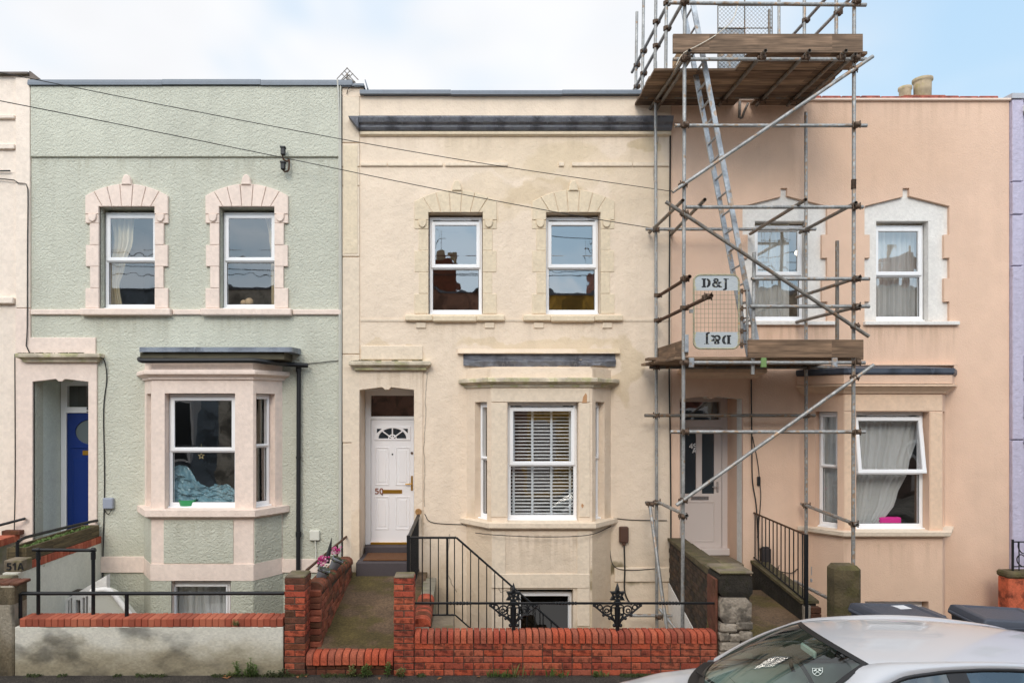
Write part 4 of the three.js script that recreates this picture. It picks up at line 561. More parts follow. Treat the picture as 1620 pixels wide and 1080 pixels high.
function pier(t, x0, x1, y0, n, ch, z0, z1, mats, cap) {
  const w = x1 - x0, d = z1 - z0;
  put('mortar', box(x0 + .008, x1 - .008, y0, y0 + n * ch - .004, z0 + .008, z1 - .008), M.mortar, t);
  for (let j = 0; j < n; j++) { const y = y0 + ch * (j + .5), h = ch - .009; if (j % 2) for (const s of [-1, 1]) { brick(t, (x0 + x1) / 2 + s * w / 4, y, z1 - d * .33, w / 2 - .008, h, d * .66 - .008, mats); } else brick(t, (x0 + x1) / 2, y, z1 - d * .165, w, h, d * .33 - .008, mats); if (j % 2) brick(t, (x0 + x1) / 2, y, z0 + d * .165, w, h, d * .33 - .008, mats); else brick(t, (x0 + x1) / 2, y, z0 + d * .33, w, h, d * .66 - .008, mats); }
  if (cap) put('cap', box(x0 + .004, x1 - .004, y0 + n * ch - .006, y0 + n * ch + .018, z0 + .004, z1 - .004, .01), cap, t);
}
function railing(name, label, cat, at, fn, group) { const t = thing(name, label, cat, at, group); fn(t); return t; }

// cream house: red brick street wall with rounded coping
{
  const x0 = X(655.5, BZ), x1 = X(1135, BZ), t = thing('garden_wall', 'low red brick street wall with rounded coping in front of the cream house', 'wall', [(x0 + x1) / 2, 0, BZ - .11]);
  put('mortar', box(x0, x1 - .006, -.3, .362, BZ - .215, BZ - .008), M.mortar, t);
  courses(t, x0, x1, -.006, 5, .0735, BZ, .10, M.brick, 5);
  const g = [.0725].map((w) => bullnose(w - .010, .245, .118, .055)), n = Math.round((x1 - x0) / .0735), st = (x1 - x0) / n;
  for (let i = 0; i < n; i++) piece('coping_brick', g[0], pick(M.brick), t, x0 + st * (i + .5), .362 + (rand() - .5) * .006, BZ - .112 + (rand() - .5) * .008, (rand() - .5) * .03);
  put('mortar', box(x0, x1 - .02, .362, .44, BZ - .2, BZ - .03), M.oldMortar, t);
}
{
  const t = thing('gate_pier', 'old red brick gate pier left of the path to the white door', 'pier', [X(466, BZ), 0, BZ - .16]);
  pier(t, X(449.6, BZ), X(482.7, BZ), -.01, 15, .074, BZ - .32, BZ + .004, M.oldBrick.slice(0, 2).concat(M.brick.slice(0, 3), M.oldBrick[3]), M.slabStone);
  const u = thing('gate_pier', 'narrow red brick gate pier between the path and the low brick street wall', 'pier', [X(639, BZ), 0, BZ - .12]);
  pier(u, X(622.7, BZ), X(655, BZ), -.01, 15, .074, BZ - .235, BZ + .006, M.brick.slice(0, 4), M.slabStone);
}
{
  const xa = X(483.5, BZ), xb = X(622, BZ), t = thing('path_threshold', 'step of rounded red bricks across the foot of the cream house path', 'step', [(xa + xb) / 2, 0, BZ - .1]);
  put('mortar', box(xa - .004, xb + .006, -.3, .135, BZ - .22, BZ - .035), M.darkMortar, t);
  courses(t, xa, xb, -.01, 2, .07, BZ - .024, .1, M.oldBrick.slice(2, 4), 9);
  const g = bullnose(.073, .25, .125, .062), n = 12, st = (xb - xa) / n;
  for (let i = 0; i < n; i++) piece('coping_brick', g, pick(M.brick), t, xa + st * (i + .5), .124 + (rand() - .5) * .008, BZ - .10 + (rand() - .5) * .012, (rand() - .5) * .04);
}
ground('path', sideSlab([[.02, -1.3], [.02, .52], [.3, .515], [1.2, .43], [2.72, .232], [2.72, -1.3]], -1.70, -.56), M.path);
{
  // wall between the green and cream houses, along the path
  const xl = -1.885, xr = -1.665, z0 = .28, z1 = 2.585, top = (z) => mix(.70, .865, (z - z0) / (z1 - z0)), t = thing('path_wall', 'mossy old brick wall with rounded coping left of the cream house path', 'wall', [-1.775, 0, 1.4]);
  put('mortar', sideSlab([[z0, -1.3], [z0, top(z0)], [z1, top(z1)], [z1, -1.3]], xl + .008, xr - .010), M.oldMortar, t);
  for (let j = 0; j < 13; j++) { let z = z0 + (j % 2 ? .11 : 0), y = .12 + j * .074; while (z < z1 - .02) { const w = Math.min(.222, z1 - z); if (y + .04 < top(z + w / 2) + .01) brick(t, xr - .05, y, z + w / 2, .1, .064, w - .01, M.oldBrick, 0, .010); z += w; } }
  for (let j = 0; j < 11; j++) brick(t, -1.73, .12 + j * .074, z1 + .035, .13, .064, .08, M.oldBrick, 0, .008);
  const g = bullnose(.068, .235, .11, .085), n = 31, st = (z1 - z0) / n; g.rotateY(Math.PI / 2);
  for (let i = 0; i < n; i++) { const z = z0 + st * (i + .5); piece('coping_brick', g, pick(M.oldBrick), t, -1.775 + (rand() - .5) * .01, top(z) + (rand() - .5) * .006, z, (rand() - .5) * .05); }
}
{
  const xl = -.60, xr = -.40, t = thing('path_wall', 'short wall with rounded red brick coping beside the black railing and narrow pier', 'wall', [-.5, 0, 1.5]);
  put('core', sideSlab([[.3, -1.3], [.3, .50], [2.66, .45], [2.66, -1.3]], xl + .01, xr - .01), M.roughWall, t);
  const g = bullnose(.068, .22, .10, .08), n = 14; g.rotateY(Math.PI / 2);
  for (let i = 0; i < n; i++) { const z = 1.55 + i * .077; piece('coping_brick', g, pick(M.oldBrick.slice(0, 2).concat(M.brick.slice(0, 2))), t, -.5, mix(.50, .45, (z - .3) / 2.36) + .0, z, (rand() - .5) * .04); }
  tag(put('landing', box(-.395, X(719, 2.1), -1.3, .42, 1.95, 2.66, .012), M.slabStone, scene), 'concrete landing at the head of the basement stair behind the brick street wall', 'landing');
  const st = thing('basement_stair', 'concrete stair going down from the landing to the cream house basement', 'stair', [.7, 0, 2.3]);
  for (let i = 0; i < 8; i++) put('step', box(X(719, 2.1) + .003 + i * .23, X(719, 2.1) + .23 + i * .23, -1.3, .42 - (i + 1) * .19, 1.97, 2.64, .008), M.slabStone, st);
}
// green house: rendered street wall with brick-on-edge coping
{
  const x0 = X(22.5, BZ), x1 = X(447.5, BZ), t = thing('garden_wall', 'grey rendered street wall with brick coping in front of the green house', 'wall', [(x0 + x1) / 2, 0, BZ - .11]);
  M.dirtyWall.map.offset.set(-x0 / 3.2, 0);
  put('render', box(x0, x1, -.3, .545, BZ - .2, BZ, .006), M.dirtyWall, t);
  const c0 = X(30, BZ), n = 41, st = (x1 - c0) / n, g = planar(box(-.0345, .0345, 0, .095, -.115, .115, .006));
  put('mortar', box(c0, x1 - .004, .545, .625, BZ - .21, BZ - .012), M.oldMortar, t);
  for (let i = 0; i < n; i++) piece('coping_brick', g, pick(M.coping51), t, c0 + st * (i + .5), .546 + (rand() - .5) * .005, BZ - .112 + (rand() - .5) * .008, (rand() - .5) * .03);
}
{
  const z = BZ - .1, at = [X(240, z), .64, z], yr = Y(938.5, z);
  railing('wall_rail', 'long low black tubular rail along the wall in front of the green house', 'rail', at, (t) => {
    put('rail', wire([[X(29, z), yr - .03, z], [X(33, z), yr, z], [X(60, z), yr, z], [X(300, z), yr, z], [X(449.5, z), yr + .003, z]], .022, 60, 8, .1), M.blackIron, t);
    for (const px of [31.5, 200]) put('post', rod([X(px, z), .62, z], [X(px, z), yr, z], .022, 10), M.blackIron, t);
  });
  const z2 = BZ - .17, y2 = Y(869.5, z2);
  railing('handrail', 'taller black tubular handrail on two posts above the green house street wall', 'rail', [X(104, z2), .64, z2], (t) => {
    put('rail', rod([X(51, z2), y2, z2], [X(151, z2), y2 - .006, z2], .019, 10), M.blackIron, t);
    for (const px of [60, 147]) { put('post', rod([X(px, z2), .62, z2], [X(px, z2), y2, z2], .021, 10), M.blackIron, t); put('fitting', [rod([X(px, z2), y2 - .11, z2], [X(px, z2), y2 - .03, z2], .027, 10), rod([X(px - 2.4, z2), y2, z2], [X(px + 2.4, z2), y2, z2], .026, 10)], M.blackIron, t); }
  });
}
{
  // wall beside the blue door's path, its planter and rail
  const xr = -5.55, xl = -5.76, t = thing('path_wall', 'white painted path wall with red brick coping below the blue door', 'wall', [-5.65, 0, 1]);
  put('render', sideSlab([[.01, -1.3], [.01, .97], [2.05, .96], [2.05, -1.3]], xl + .01, xr), mat([224, 224, 212], .9, { map: sized(T.grain, 1.3), ...bump(T.plaster, .8, .005) }), t);
  const g = planar(box(-.115, .115, 0, .105, -.0345, .0345, .006));
  for (let i = 0; i < 26; i++) piece('coping_brick', g, pick(M.coping51), t, -5.655 + (rand() - .5) * .006, .965 + (rand() - .5) * .004, .06 + i * .0745, (rand() - .5) * .04);
  put('pier', box(-5.80, -5.545, -.3, .945, 2.06, 2.28, .01), M.roughWall, t);
  const sg = put('number_block', box(X(5, 2.28), X(33.5, 2.28), Y(905, 2.28), Y(886.5, 2.28), 2.06, 2.28, .008), M.slabStone, t);
  put('number', letters('51A', .088, X(9.5, 2.28), Y(901.5, 2.28), 2.2805, .006), M.black, sg);
  const pt = thing('planter_trough', 'weathered wooden trough planter full of green plants on the wall by the blue door', 'planter', [-5.68, 1.07, .9]);
  const zz0 = .08, zz1 = 1.9;
  for (const x of [-5.80, -5.575]) put('side_board', box(x, x + .03, 1.075, 1.25, zz0, zz1, .005), M.trough, pt);
  for (const z of [zz0, zz1 - .03]) put('end_board', box(-5.77, -5.576, 1.075, 1.25, z, z + .03, .004), M.trough, pt);
  put('soil', box(-5.768, -5.578, 1.08, 1.21, zz0 + .03, zz1 - .03), mat([52, 44, 34], 1), pt);
  railing('handrail', 'black iron handrail above the wooden trough planter', 'rail', [-5.63, 1.07, 1], (r) => { put('rail', wire([P(153, 823, .0), [-5.63, 1.335, .8], [-5.63, 1.36, 1.8], [-5.635, 1.33, 1.93]], .021, 24, 8, .1), M.blackIron, r); put('post', rod([-5.635, 1.06, 1.94], [-5.635, 1.335, 1.94], .021, 10), M.blackIron, r); });
  // the left wall of that path and the rough pier at the edge of the picture
  const q = thing('path_wall', 'rendered path wall with brick coping at the left edge, left of the blue door', 'wall', [-6.95, 0, .8]);
  put('render', sideSlab([[.01, -1.3], [.01, 1.0], [2.4, .96], [2.4, -1.3]], -7.0, -6.80), M.roughWall, q);
  for (let i = 0; i < 30; i++) piece('coping_brick', g, pick(M.coping51), q, -6.9 + (rand() - .5) * .006, 1.0 - i * .0012, .06 + i * .0765, (rand() - .5) * .04);
  put('end_brick', box(-7.0, -6.72, 1.105, 1.17, .02, .14, .008), M.oldBrick[3], q);
  railing('handrail', 'short black handrail at the far left edge beside the neighbour door', 'rail', [-6.95, 1.2, .4], (r) => { put('rail', rod(P(39, 820, .1), P(-30, 838, .35), .02, 8), M.blackIron, r); put('fixing', rod(P(38, 820, .1), P(38, 820, 0), .016, 8), M.blackIron, r); });
  const e = thing('street_pier', 'rough dark stained wall end at the lower left corner', 'wall', [X(0, BZ), 0, BZ - .1]);
  put('render', box(X(-70, BZ), X(21.5, BZ), -.3, Y(926, BZ), BZ - .26, BZ + .012, .02), mat([168, 158, 140], .95, { map: sized(T.dirtyWall, 1.1, .8), ...bump(T.lumps, .3, .014) }), e);
  for (let i = 0; i < 6; i++) put('capping_tile', box(X(-60, BZ) + i * .105, X(-60, BZ) + .1 + i * .105, Y(927, BZ), Y(924, BZ) + .012, BZ - .25, BZ, .008), M.oldBrick[3], e);
  ground('path', box(-6.8, -5.76, -1.3, .46, .02, 2.6), M.slabStone);
}
{
  const z = 1.0, t = thing('stair_wall', 'white stair wall with upright slots in the green house basement yard', 'wall', [X(115, z), -1.3, z]);
  const sl = [[98, 101, 962], [107, 109.2, 949], [110.6, 113.6, 946], [119, 126.5, 949], [130, 133.5, 945], [135, 138.5, 943]].map(([a, b, c]) => rect(X(a, z), X(b, z), Y(990, z), Y(c, z)));
  put('render', slab([P(60, 973, z), P(168, 910, z), P(168, 1090, z), P(60, 1090, z)].map((p) => p.slice(0, 2)), sl, z - .1, z), M.whiteWall, t);
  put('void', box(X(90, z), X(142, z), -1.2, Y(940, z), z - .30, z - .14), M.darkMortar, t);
  const z2 = 1.7, c = thing('stair_coping', 'curved white stair parapet behind the low rail in front of the green house', 'wall', [X(175, z2), -1.3, z2]);
  put('parapet', slab([P(145, 1090, z2), P(145, 937, z2), P(152, 934.5, z2), P(165, 933.5, z2), P(176, 938, z2), P(208, 976, z2), P(208, 1090, z2)].map((p) => p.slice(0, 2)), [], z2 - .16, z2 - .02), mat([196, 194, 182], .9, bump(T.plaster, .8, .005)), c);
  put('coping', wire([P(143, 936, z2), P(154, 934, z2), P(166, 933, z2), P(178, 939, z2), P(208, 976, z2)], .036, 30, 8), M.whiteWall, c);
}
// ironwork of the cream house
{
  const z = BZ - .11, yb = Y(954, z), t = thing('ornamental_rail', 'black wrought iron rail with two star topped scroll posts on the red brick wall', 'rail', [X(895, z), .47, z]);
  put('rail', box(X(655, z), X(1136, z), yb - .012, yb + .012, z - .012, z + .012, .003), M.blackIron, t);
  for (const [a, b] of [[708, 745], [876, 912], [1040, 1076]]) put('twisted_bar', grid((u, v) => { const th = v * 6.2832, r = .0165 * (1 + .28 * Math.cos(2 * (th - u * 22))); return [mix(X(a, z), X(b, z), u), yb + r * Math.cos(th), z + r * Math.sin(th)]; }, 70, 12), M.blackIron, t);
  for (const px of [812.5, 977]) {
    const x = X(px, z), k = (DIST - z) / F, q = (a, b) => [x + a * k, yb - (b - 954) * k, z];
    put('post', [rod(q(0, 1000), q(0, 952), .022, 10), box(x - .04, x + .04, yb - .022, yb + .022, z - .025, z + .025, .006), rod(q(0, 952), q(0, 934), .016, 8), new THREE.SphereGeometry(.026, 10, 8).translate(...q(0, 989)), rod(q(0, 988), q(0, 960), .028, 10, false, .034)], M.blackIron, t);
    const star = []; for (let i = 0; i < 12; i++) { const a = i / 12 * 6.2832 + Math.PI / 2, r = (i % 2 ? .058 : .098); star.push([x + r * Math.cos(a), yb + .085 + r * Math.sin(a)]); }
    const hl = [0, 1, 2, 3, 4].map((i) => { const a = i / 5 * 6.2832 + 1.57, p = []; for (let j = 0; j < 6; j++) p.push([x + .034 * Math.cos(a) + .011 * Math.cos(j / 6 * 6.28), yb + .085 + .034 * Math.sin(a) + .011 * Math.sin(j / 6 * 6.28)]); return p; });
    put('finial', [slab(star, hl, z - .02, z + .02, .006), rod([x, yb + .16, z], [x, yb + .235, z], .026, 8, false, .002), box(x - .02, x + .02, yb + .165, yb + .18, z - .02, z + .02, .005)], M.blackIron, t);
    for (const s of [-1, 1]) {
      const scroll = (cx, cy, r, tr, a0 = 0, arc = 6.2832) => new THREE.TorusGeometry(r * k, tr, 6, 20, arc).rotateZ(a0).translate(...q(s * cx, cy));
      put('scroll', [wire([q(s * 2, 990), q(s * 5, 983), q(s * 11, 976), q(s * 20, 972), q(s * 27, 966), q(s * 38, 957)], .011, 24, 6), scroll(16, 965, 7, .009), scroll(17, 966, 3, .008), scroll(27.5, 960.5, 3.6, .008), scroll(7, 966, 5, .008, s > 0 ? 1 : -1, 4.4), scroll(6, 977, 4, .008), scroll(33, 957.5, 2, .008), wire([q(s * 3, 984), q(s * 9, 972), q(s * 10, 960), q(s * 5, 956)], .009, 14, 6), new THREE.SphereGeometry(.019, 8, 6).translate(...q(s * 12.5, 978)), new THREE.SphereGeometry(.017, 8, 6).translate(...q(s * 22, 973)), new THREE.SphereGeometry(.017, 8, 6).translate(...q(s * 37, 957.5)), new THREE.SphereGeometry(.022, 8, 6).translate(...q(s * 5, 989))], M.blackIron, t);
    }
  }
}
{
  const xs = -.695, z = 2.0, t = thing('stair_railing', 'thin black railing turning from the white front door down the basement stair', 'railing', [xs, .42, z]);
  const top = 1.395, bars = [];
  put('handrail', [box(xs - .02, xs + .02, top - .012, top + .012, .02, z, .004)], M.blackIron, t);
  put('bottom_rail', box(xs - .012, xs + .012, .545, .565, .02, z, .003), M.blackIron, t);
  for (let i = 0; i < 18; i++) put('baluster', rod([xs, .55, .06 + i * .112], [xs, top, .06 + i * .112], .008, 6), M.blackIron, t);
  put('newel', box(xs - .022, xs + .022, .2, top + .03, z - .022, z + .022, .004), M.blackIron, t);
  const xk = X(722, z), yk = Y(852, z), xe = X(905, z), ye = Y(1012, z), xb = X(720, z), yb = Y(972.5, z);
  put('handrail', [box(xs, xk, top - .012, top + .012, z - .02, z + .02, .003), rod([xk, top, z], [xe, top - (xe - xk) * .876, z], .013, 8)], M.blackIron, t);
  put('bottom_rail', [box(xs, xb, yb - .01, yb + .01, z - .012, z + .012, .003), rod([xb, yb, z], [xe, yb - (xe - xb) * .876, z], .01, 8)], M.blackIron, t);
  for (let i = 0; i < 20; i++) { const x = X(668 + i * 12.75, z); if (x > xe - .03) break; if (i === 3) continue; const d = Math.max(0, x - xk) * .876, d2 = Math.max(0, x - xb) * .876; put('baluster', rod([x, yb - d2, z], [x, top - d, z], .0075, 6), M.blackIron, t); }
  { const x = X(707.5, z); put('newel', box(x - .014, x + .014, .42, top, z - .014, z + .014, .003), M.blackIron, t); }
}
// peach house: dark brick wall, stone piers, path and railing
{
  const A = [3.135, .01], B = [2.955, 2.55], L = Math.hypot(B[0] - A[0], B[1] - A[1]), th = Math.atan2(B[0] - A[0], B[1] - A[1]), t = thing('path_wall', 'dark mossy brick wall between the cream house yard and the grey door', 'wall', [3.1, 0, 1.3]);
  const topY = (s) => mix(1.02, 1.07, s / L);
  put('core', plan([[A[0] + .01, A[1]], [B[0] + .01, B[1]], [B[0] + .21, B[1]], [A[0] + .21, A[1]]], -1.35, 1.02), M.darkMortar, t);
  for (let j = 0; j < 17; j++) { let s = (j % 2) * .11, y = -.2 + j * .075; while (s < L - .04) { const w = Math.min(.222, L - s), k = (s + w / 2) / L; if (y < 1.0) brick(t, mix(A[0], B[0], k) + .052, y, mix(A[1], B[1], k), .1, .066, w - .009, M.darkBrick, th, .005); s += w; } }
  for (let i = 0; i < 5; i++) { const s0 = i * L / 5, k0 = s0 / L, k1 = (s0 + L / 5) / L; put('coping_stone', plan([[mix(A[0], B[0], k0) - .02, mix(A[1], B[1], k0) + .004], [mix(A[0], B[0], k1) - .02, mix(A[1], B[1], k1) - .004], [mix(A[0], B[0], k1) + .235, mix(A[1], B[1], k1) - .004], [mix(A[0], B[0], k0) + .235, mix(A[1], B[1], k0) + .004]], 1.0, topY(s0) + .02), M.mossStone, t); }
  const wy = (zz) => mix(Y(921, 0), -.02, zz / 2.35);
  put('white_render', (() => { const g = sideSlab([[.02, -1.3], [.02, wy(0)], [2.35, wy(2.35)], [2.35, -1.3]], -.012, .002); g.rotateY(th); return g.translate(A[0], 0, A[1]); })(), M.whiteWall, t);
}
function roughStone(x0, x1, y0, y1, z0, z1, r) { const pts = [], j = (s) => (r() - .5) * s; const w = x1 - x0, h = y1 - y0, c = Math.min(w, h) * .22; for (const [a, sa] of [[x0, 1], [x1, -1]]) for (const [b, sb] of [[y0, 1], [y1, -1]]) for (const [e, se] of [[z0, 1], [z1, -1]]) pts.push(new THREE.Vector3(a + sa * c * (.5 + r() * .6), b + j(.006), e + se * .014), new THREE.Vector3(a + j(.006), b + sb * c * (.5 + r() * .6), e + se * .014), new THREE.Vector3(a + sa * c, b + sb * c, e + j(.012))); return new ConvexGeometry(pts); }
{
  const z0 = BZ - .42, x0 = X(1140, BZ), x1 = X(1192, BZ), t = thing('stone_pier', 'whitewashed stone gate pier with dark mossy top right of the brick street wall', 'pier', [(x0 + x1) / 2, 0, BZ - .2]), r = rng(31);
  put('core', box(x0 + .03, x1 - .03, -.3, 1.06, z0 + .03, BZ - .03), M.darkMortar, t);
  const xm = (a) => mix(x0, x1, a);
  for (const [a, b, c, d] of [[0, .97, 946, 985], [0, .52, 987, 1001], [.5, 1, 984, 997], [0, .3, 1002, 1015], [.31, .62, 1003, 1016], [.6, 1, 999, 1014], [0, .65, 1017, 1031], [.66, 1, 1015, 1031], [0, .5, 1032, 1046], [.5, 1, 1033, 1046], [0, 1, 1047, 1068]]) put('stone', roughStone(xm(a), xm(b) , Y(d, BZ), Y(c, BZ), z0, BZ, r), M.whiteStone, t);
  put('stone', roughStone(x0, x1, Y(945, BZ), Y(908, BZ), z0, BZ - .005, r), M.darkStone, t);
  put('cap', box(x0 - .012, x1 + .006, Y(909, BZ), Y(903.5, BZ), z0 - .03, BZ + .012, .022), M.slabStone, t);
  put('brick_side', [box(x0 - .03, x0 - .002, .2, Y(918, BZ), z0 + .06, BZ - .06, .01)], M.oldBrick[3], t);
}
{
  const z0 = BZ - .36, z1 = BZ - .10, x0 = X(1305, z0), x1 = X(1367.5, z1), t = thing('stone_pier', 'brown mossy block pier in front of the peach bay window', 'pier', [(x0 + x1) / 2, 0, BZ - .3]), r = rng(37);
  for (const [c, d] of [[896, 1004], [1005, 1066]]) put('block', box(x0 + r() * .01, x1 - r() * .012, Y(d, z1), Y(c, z1), z0, z1 - r() * .01, .045), M.mossStone, t);
}
ground('path', sideSlab([[.36, -1.3], [.36, .33], [2.45, .20], [2.45, -1.3]], 3.19, 4.40), M.path);
tag(put('path_step', box(3.27, 4.2, -.3, .08, 2.453, 2.88, .015), M.darkStone, scene), 'dark step at the foot of the peach house path between two piers', 'step');
{
  const t = thing('path_wall', 'low mossy wall sloping down beneath the black railing of the peach house', 'wall', [4.5, 0, .8]);
  put('core', sideSlab([[.01, -1.3], [.01, .66], [1.62, .47], [1.62, -1.3]], 4.405, 4.60), M.darkStone, t);
  put('coping', sideSlab([[.01, .662], [.01, .70], [1.64, .51], [1.64, .472]], 4.385, 4.63), M.mossStone, t);
  put('end_face', box(4.41, 4.50, .0, .46, 1.622, 1.70, .012), M.whiteStone, t);
  for (let j = 0; j < 5; j++) brick(t, 4.565, .06 + j * .085, 1.66, .13, .076, .09, M.oldBrick);
  const xs = 4.44, rl = thing('stair_railing', 'sloping black railing beside the path to the grey door', 'railing', [xs, .6, .8]);
  const yt = (z) => mix(Y(811, 0), Y(846, 1.68), z / 1.68), yb = (z) => mix(.74, .525, z / 1.64);
  put('handrail', rod([xs, yt(0), 0.01], [xs, yt(1.68), 1.68], .014, 8), M.rust, rl); put('bottom_rail', rod([xs, yb(0), 0.01], [xs, yb(1.66), 1.66], .012, 8), M.blackIron, rl);
  for (let i = 0; i < 13; i++) { const z = .05 + i * .128; put('baluster', rod([xs, yb(z), z], [xs, yt(z), z], .008, 6), M.blackIron, rl); }
  put('newel', box(xs - .022, xs + .022, -.1, yt(1.68) + .01, 1.66, 1.704, .004), M.blackIron, rl);
}
{
  const zf = .62, x0 = X(1597, zf), t = thing('side_wall', 'red painted wall end with mossy top at the right edge', 'wall', [x0 + .9, -.6, zf - .1]);
  put('render', box(x0, x0 + 2, -.6, Y(915, zf), zf - .22, zf, .012), mat([206, 104, 72], .9, { map: sized(T.grime, .9), ...bump(T.plaster, .6, .006) }), t);
  put('coping', box(x0 - .02, x0 + 2, Y(915, zf), Y(905, zf), zf - .24, zf + .02, .025), M.mossStone, t);
  const z = zf - .1, r = thing('yard_railing', 'black scrolled railing on the red wall at the right edge', 'railing', [x0 + .1, Y(905, z), z]);
  put('post', box(X(1601.5, z), X(1604.5, z), Y(910, z), Y(853, z), z - .012, z + .012, .003), M.blackIron, r);
  put('rail', [rod(P(1603, 857, z), P(1660, 857, z), .010, 8), rod(P(1603, 896, z), P(1660, 896, z), .009, 8)], M.blackIron, r);
  put('scroll', [wire([P(1618, 896, z), P(1611, 890, z), P(1610, 882, z), P(1616, 877, z), P(1623, 882, z), P(1622, 890, z)], .008, 24, 6), wire([P(1612, 857, z), P(1612, 866, z), P(1617, 874, z), P(1624, 876, z)], .008, 20, 6)], M.blackIron, r);
  for (const px of [1613, 1634, 1650]) put('baluster', rod(P(px, 857, z), P(px, 908, z), .008, 6), M.blackIron, r);
}

// ------------------------------------------------------------------ scaffolding in front of the peach house
const ZR = .25, ZF = 1.55, XS = 2.88, XE = 5.125;
{
  const s = thing('scaffolding', 'galvanised tube scaffold tower with two plank platforms in front of the peach house', 'scaffolding', [4, -1.3, .9]);
  const R = .0242, tube = (name, a, b, m = M.galv, open = true) => put(name, open ? pipe(a, b, R, .0045, 12) : rod(a, b, R, 12), m, s);
  const clampG = planar(joined([new THREE.CylinderGeometry(.036, .036, .055, 10), new THREE.CylinderGeometry(.034, .034, .055, 10).rotateZ(Math.PI / 2).translate(0, 0, .046), box(-.02, .055, -.016, .016, .02, .05, .005), rod([.045, -.045, .035], [.045, .05, .035], .008, 6), box(-.06, -.03, -.02, .02, -.01, .03, .005), rod([-.05, -.04, .06], [-.05, .04, .06], .008, 6)]));
  const clamp = (x, y, z, ry = 0) => piece('coupler', clampG, M.coupler, s, x, y, z, ry + (rand() - .5) * .5);
  // standards
  tube('standard', [XS + .01, -1.3, ZR], [XS - .012, 8.2, ZR]); tube('standard', [XS - .008, -1.3, ZF], [XS + .03, 9.6, ZF]);
  tube('standard', [XE, -.9, ZR], [XE - .006, 7.45, ZR]); tube('standard', [XE - .005, -.5, ZF], [XE + .012, 9.6, ZF]);
  tube('standard', [3.80, Y(592, ZF), ZF], [3.82, Y(399, ZF), ZF]); tube('standard', [5.12, Y(537, 1.15), 1.15], [5.12, Y(381, 1.15), 1.15], M.galvDark);
  for (const [px, z, y] of [[1006, -1.1, 146], [1016.5, -.63, 146], [1053.5, .74, 110], [1036.5, .25, 112]]) tube('standard', [X(px, z), Y(y, z) , z], [X(px, z) + .02, 9.7, z]);
  for (const [px, z] of [[1232.8, -.7], [1273, .25], [1323.6, 1.1]]) tube('standard', [X(px, z), 7.72, z], [X(px, z), 9.7, z]);
  // ledgers along the house, front and back
  const led = (xa, xb, py, z, m, tilt = 0) => { const y = Y(py, z); tube('ledger', [X(xa, z), y, z], [X(xb, z), y + tilt, z], m); for (const x of [XS, XE]) if (X(xa, z) < x && X(xb, z) > x) clamp(x, y, z, z > 1 ? 0 : Math.PI); };
  const of = ZF + .05, ob = ZR - .05;
  led(1068, 1372, 198.5, of); led(1086, 1366, 327.5, of, M.galv); led(1022, 1291, 362.5, ob + .1); led(1189, 1376, 441, of); led(1187, 1376, 484.5, of); led(1080, 1369, 573.5, of + .0, M.galv); led(1028, 1347, 581, ob + .1, M.galvDark); led(1020, 1290, 657, ob + .1, M.galvDark); led(1061, 1369, 683, of);
  led(1065, 1371, 93.5, of); led(1018, 1290, 153.5, ob + .1, M.galvDark); led(1058, 1371, 4, of, M.galv, -.03);
  // transoms and guard rails from front to back
  const tr = (x, y, z0, z1, m = M.galvDark, x1 = x, name = 'transom', y1 = y) => { tube(name, [x, y, z0], [x1, y1, z1], m); };
  tr(XS - .05, 5.70, .05, 1.72); tr(3.17, 5.68, .0, 1.82, M.galvDark, 3.08); tr(4.37, 5.68, -.0 + .04, 1.82); tr(5.09, 5.68, .12, 1.68);
  for (const y of [4.71, 4.335]) { tr(XS + .05, y, .12, y > 4.5 ? 1.75 : 2.56, M.rust, XS + .03, 'guard_rail'); tr(5.07, y, .06, 1.72, M.galvDark, 5.12, 'guard_rail'); clamp(XS, y, ZR, 1.57); clamp(XS, y, ZF, 1.57); clamp(XE, y, ZF, 1.57); clamp(X(1120, 2.5), y, y > 4.5 ? 1.6 : 2.46, .3); }
  tr(XS + .02, 1.62, .15, 1.66, M.galv, XS + .02); tr(5.10, 1.58, .15, 1.66, M.galv, 5.12, 'transom', 1.5); clamp(XS, 1.62, ZR); clamp(XS, 1.6, ZF); clamp(XE, 1.57, ZR); clamp(XE, 1.5, ZF);
  tr(4.98, .42, .2, 1.9, M.galv, 5.0);
  for (const y of [8.44, 8.80]) { tube('guard_rail', [2.89, y, -1.35], [2.93, y, 1.7]); tube('guard_rail', [5.10, y + .02, -1.2], [5.14, y + .02, 1.75]); for (const [px, z] of [[1006, -1.1], [1016.5, -.63], [1036.5, .25], [1053.5, .74]]) clamp(X(px, z), y, z, 1.57); for (const [px, z] of [[1273, .25], [1323.6, 1.1]]) clamp(X(px, z), y + .02, z, 1.57); }
  // upper platform
  for (const [px, ext] of [[1076, 0], [1214, .05], [1284, .05], [1342, .05]]) { const x = px === 1076 ? XS + .03 : X(px, 1.78); tube('transom', [px === 1076 ? XS - .03 : x - .03, 7.605, px === 1076 ? -.02 : .12], [x, 7.625, 1.74], M.galvDark); clamp(x - .01, 7.59, ZF + .05, .4); clamp(x - .03, 7.60, ZR + .05, .4); }
  tube('transom', [XS + .06, 7.58, .02], [XS + .09, 7.60, 1.62], M.galvDark); tube('transom', [XE - .08, 7.58, .1], [XE - .05, 7.60, 1.7], M.galvDark);
  const board = (x0, x1, y, z, w = .222, i) => put('board', box(x0, x1, y, y + .038, z, z + w, .004), M.plank[i ?? Math.floor(rand() * 4)], s);
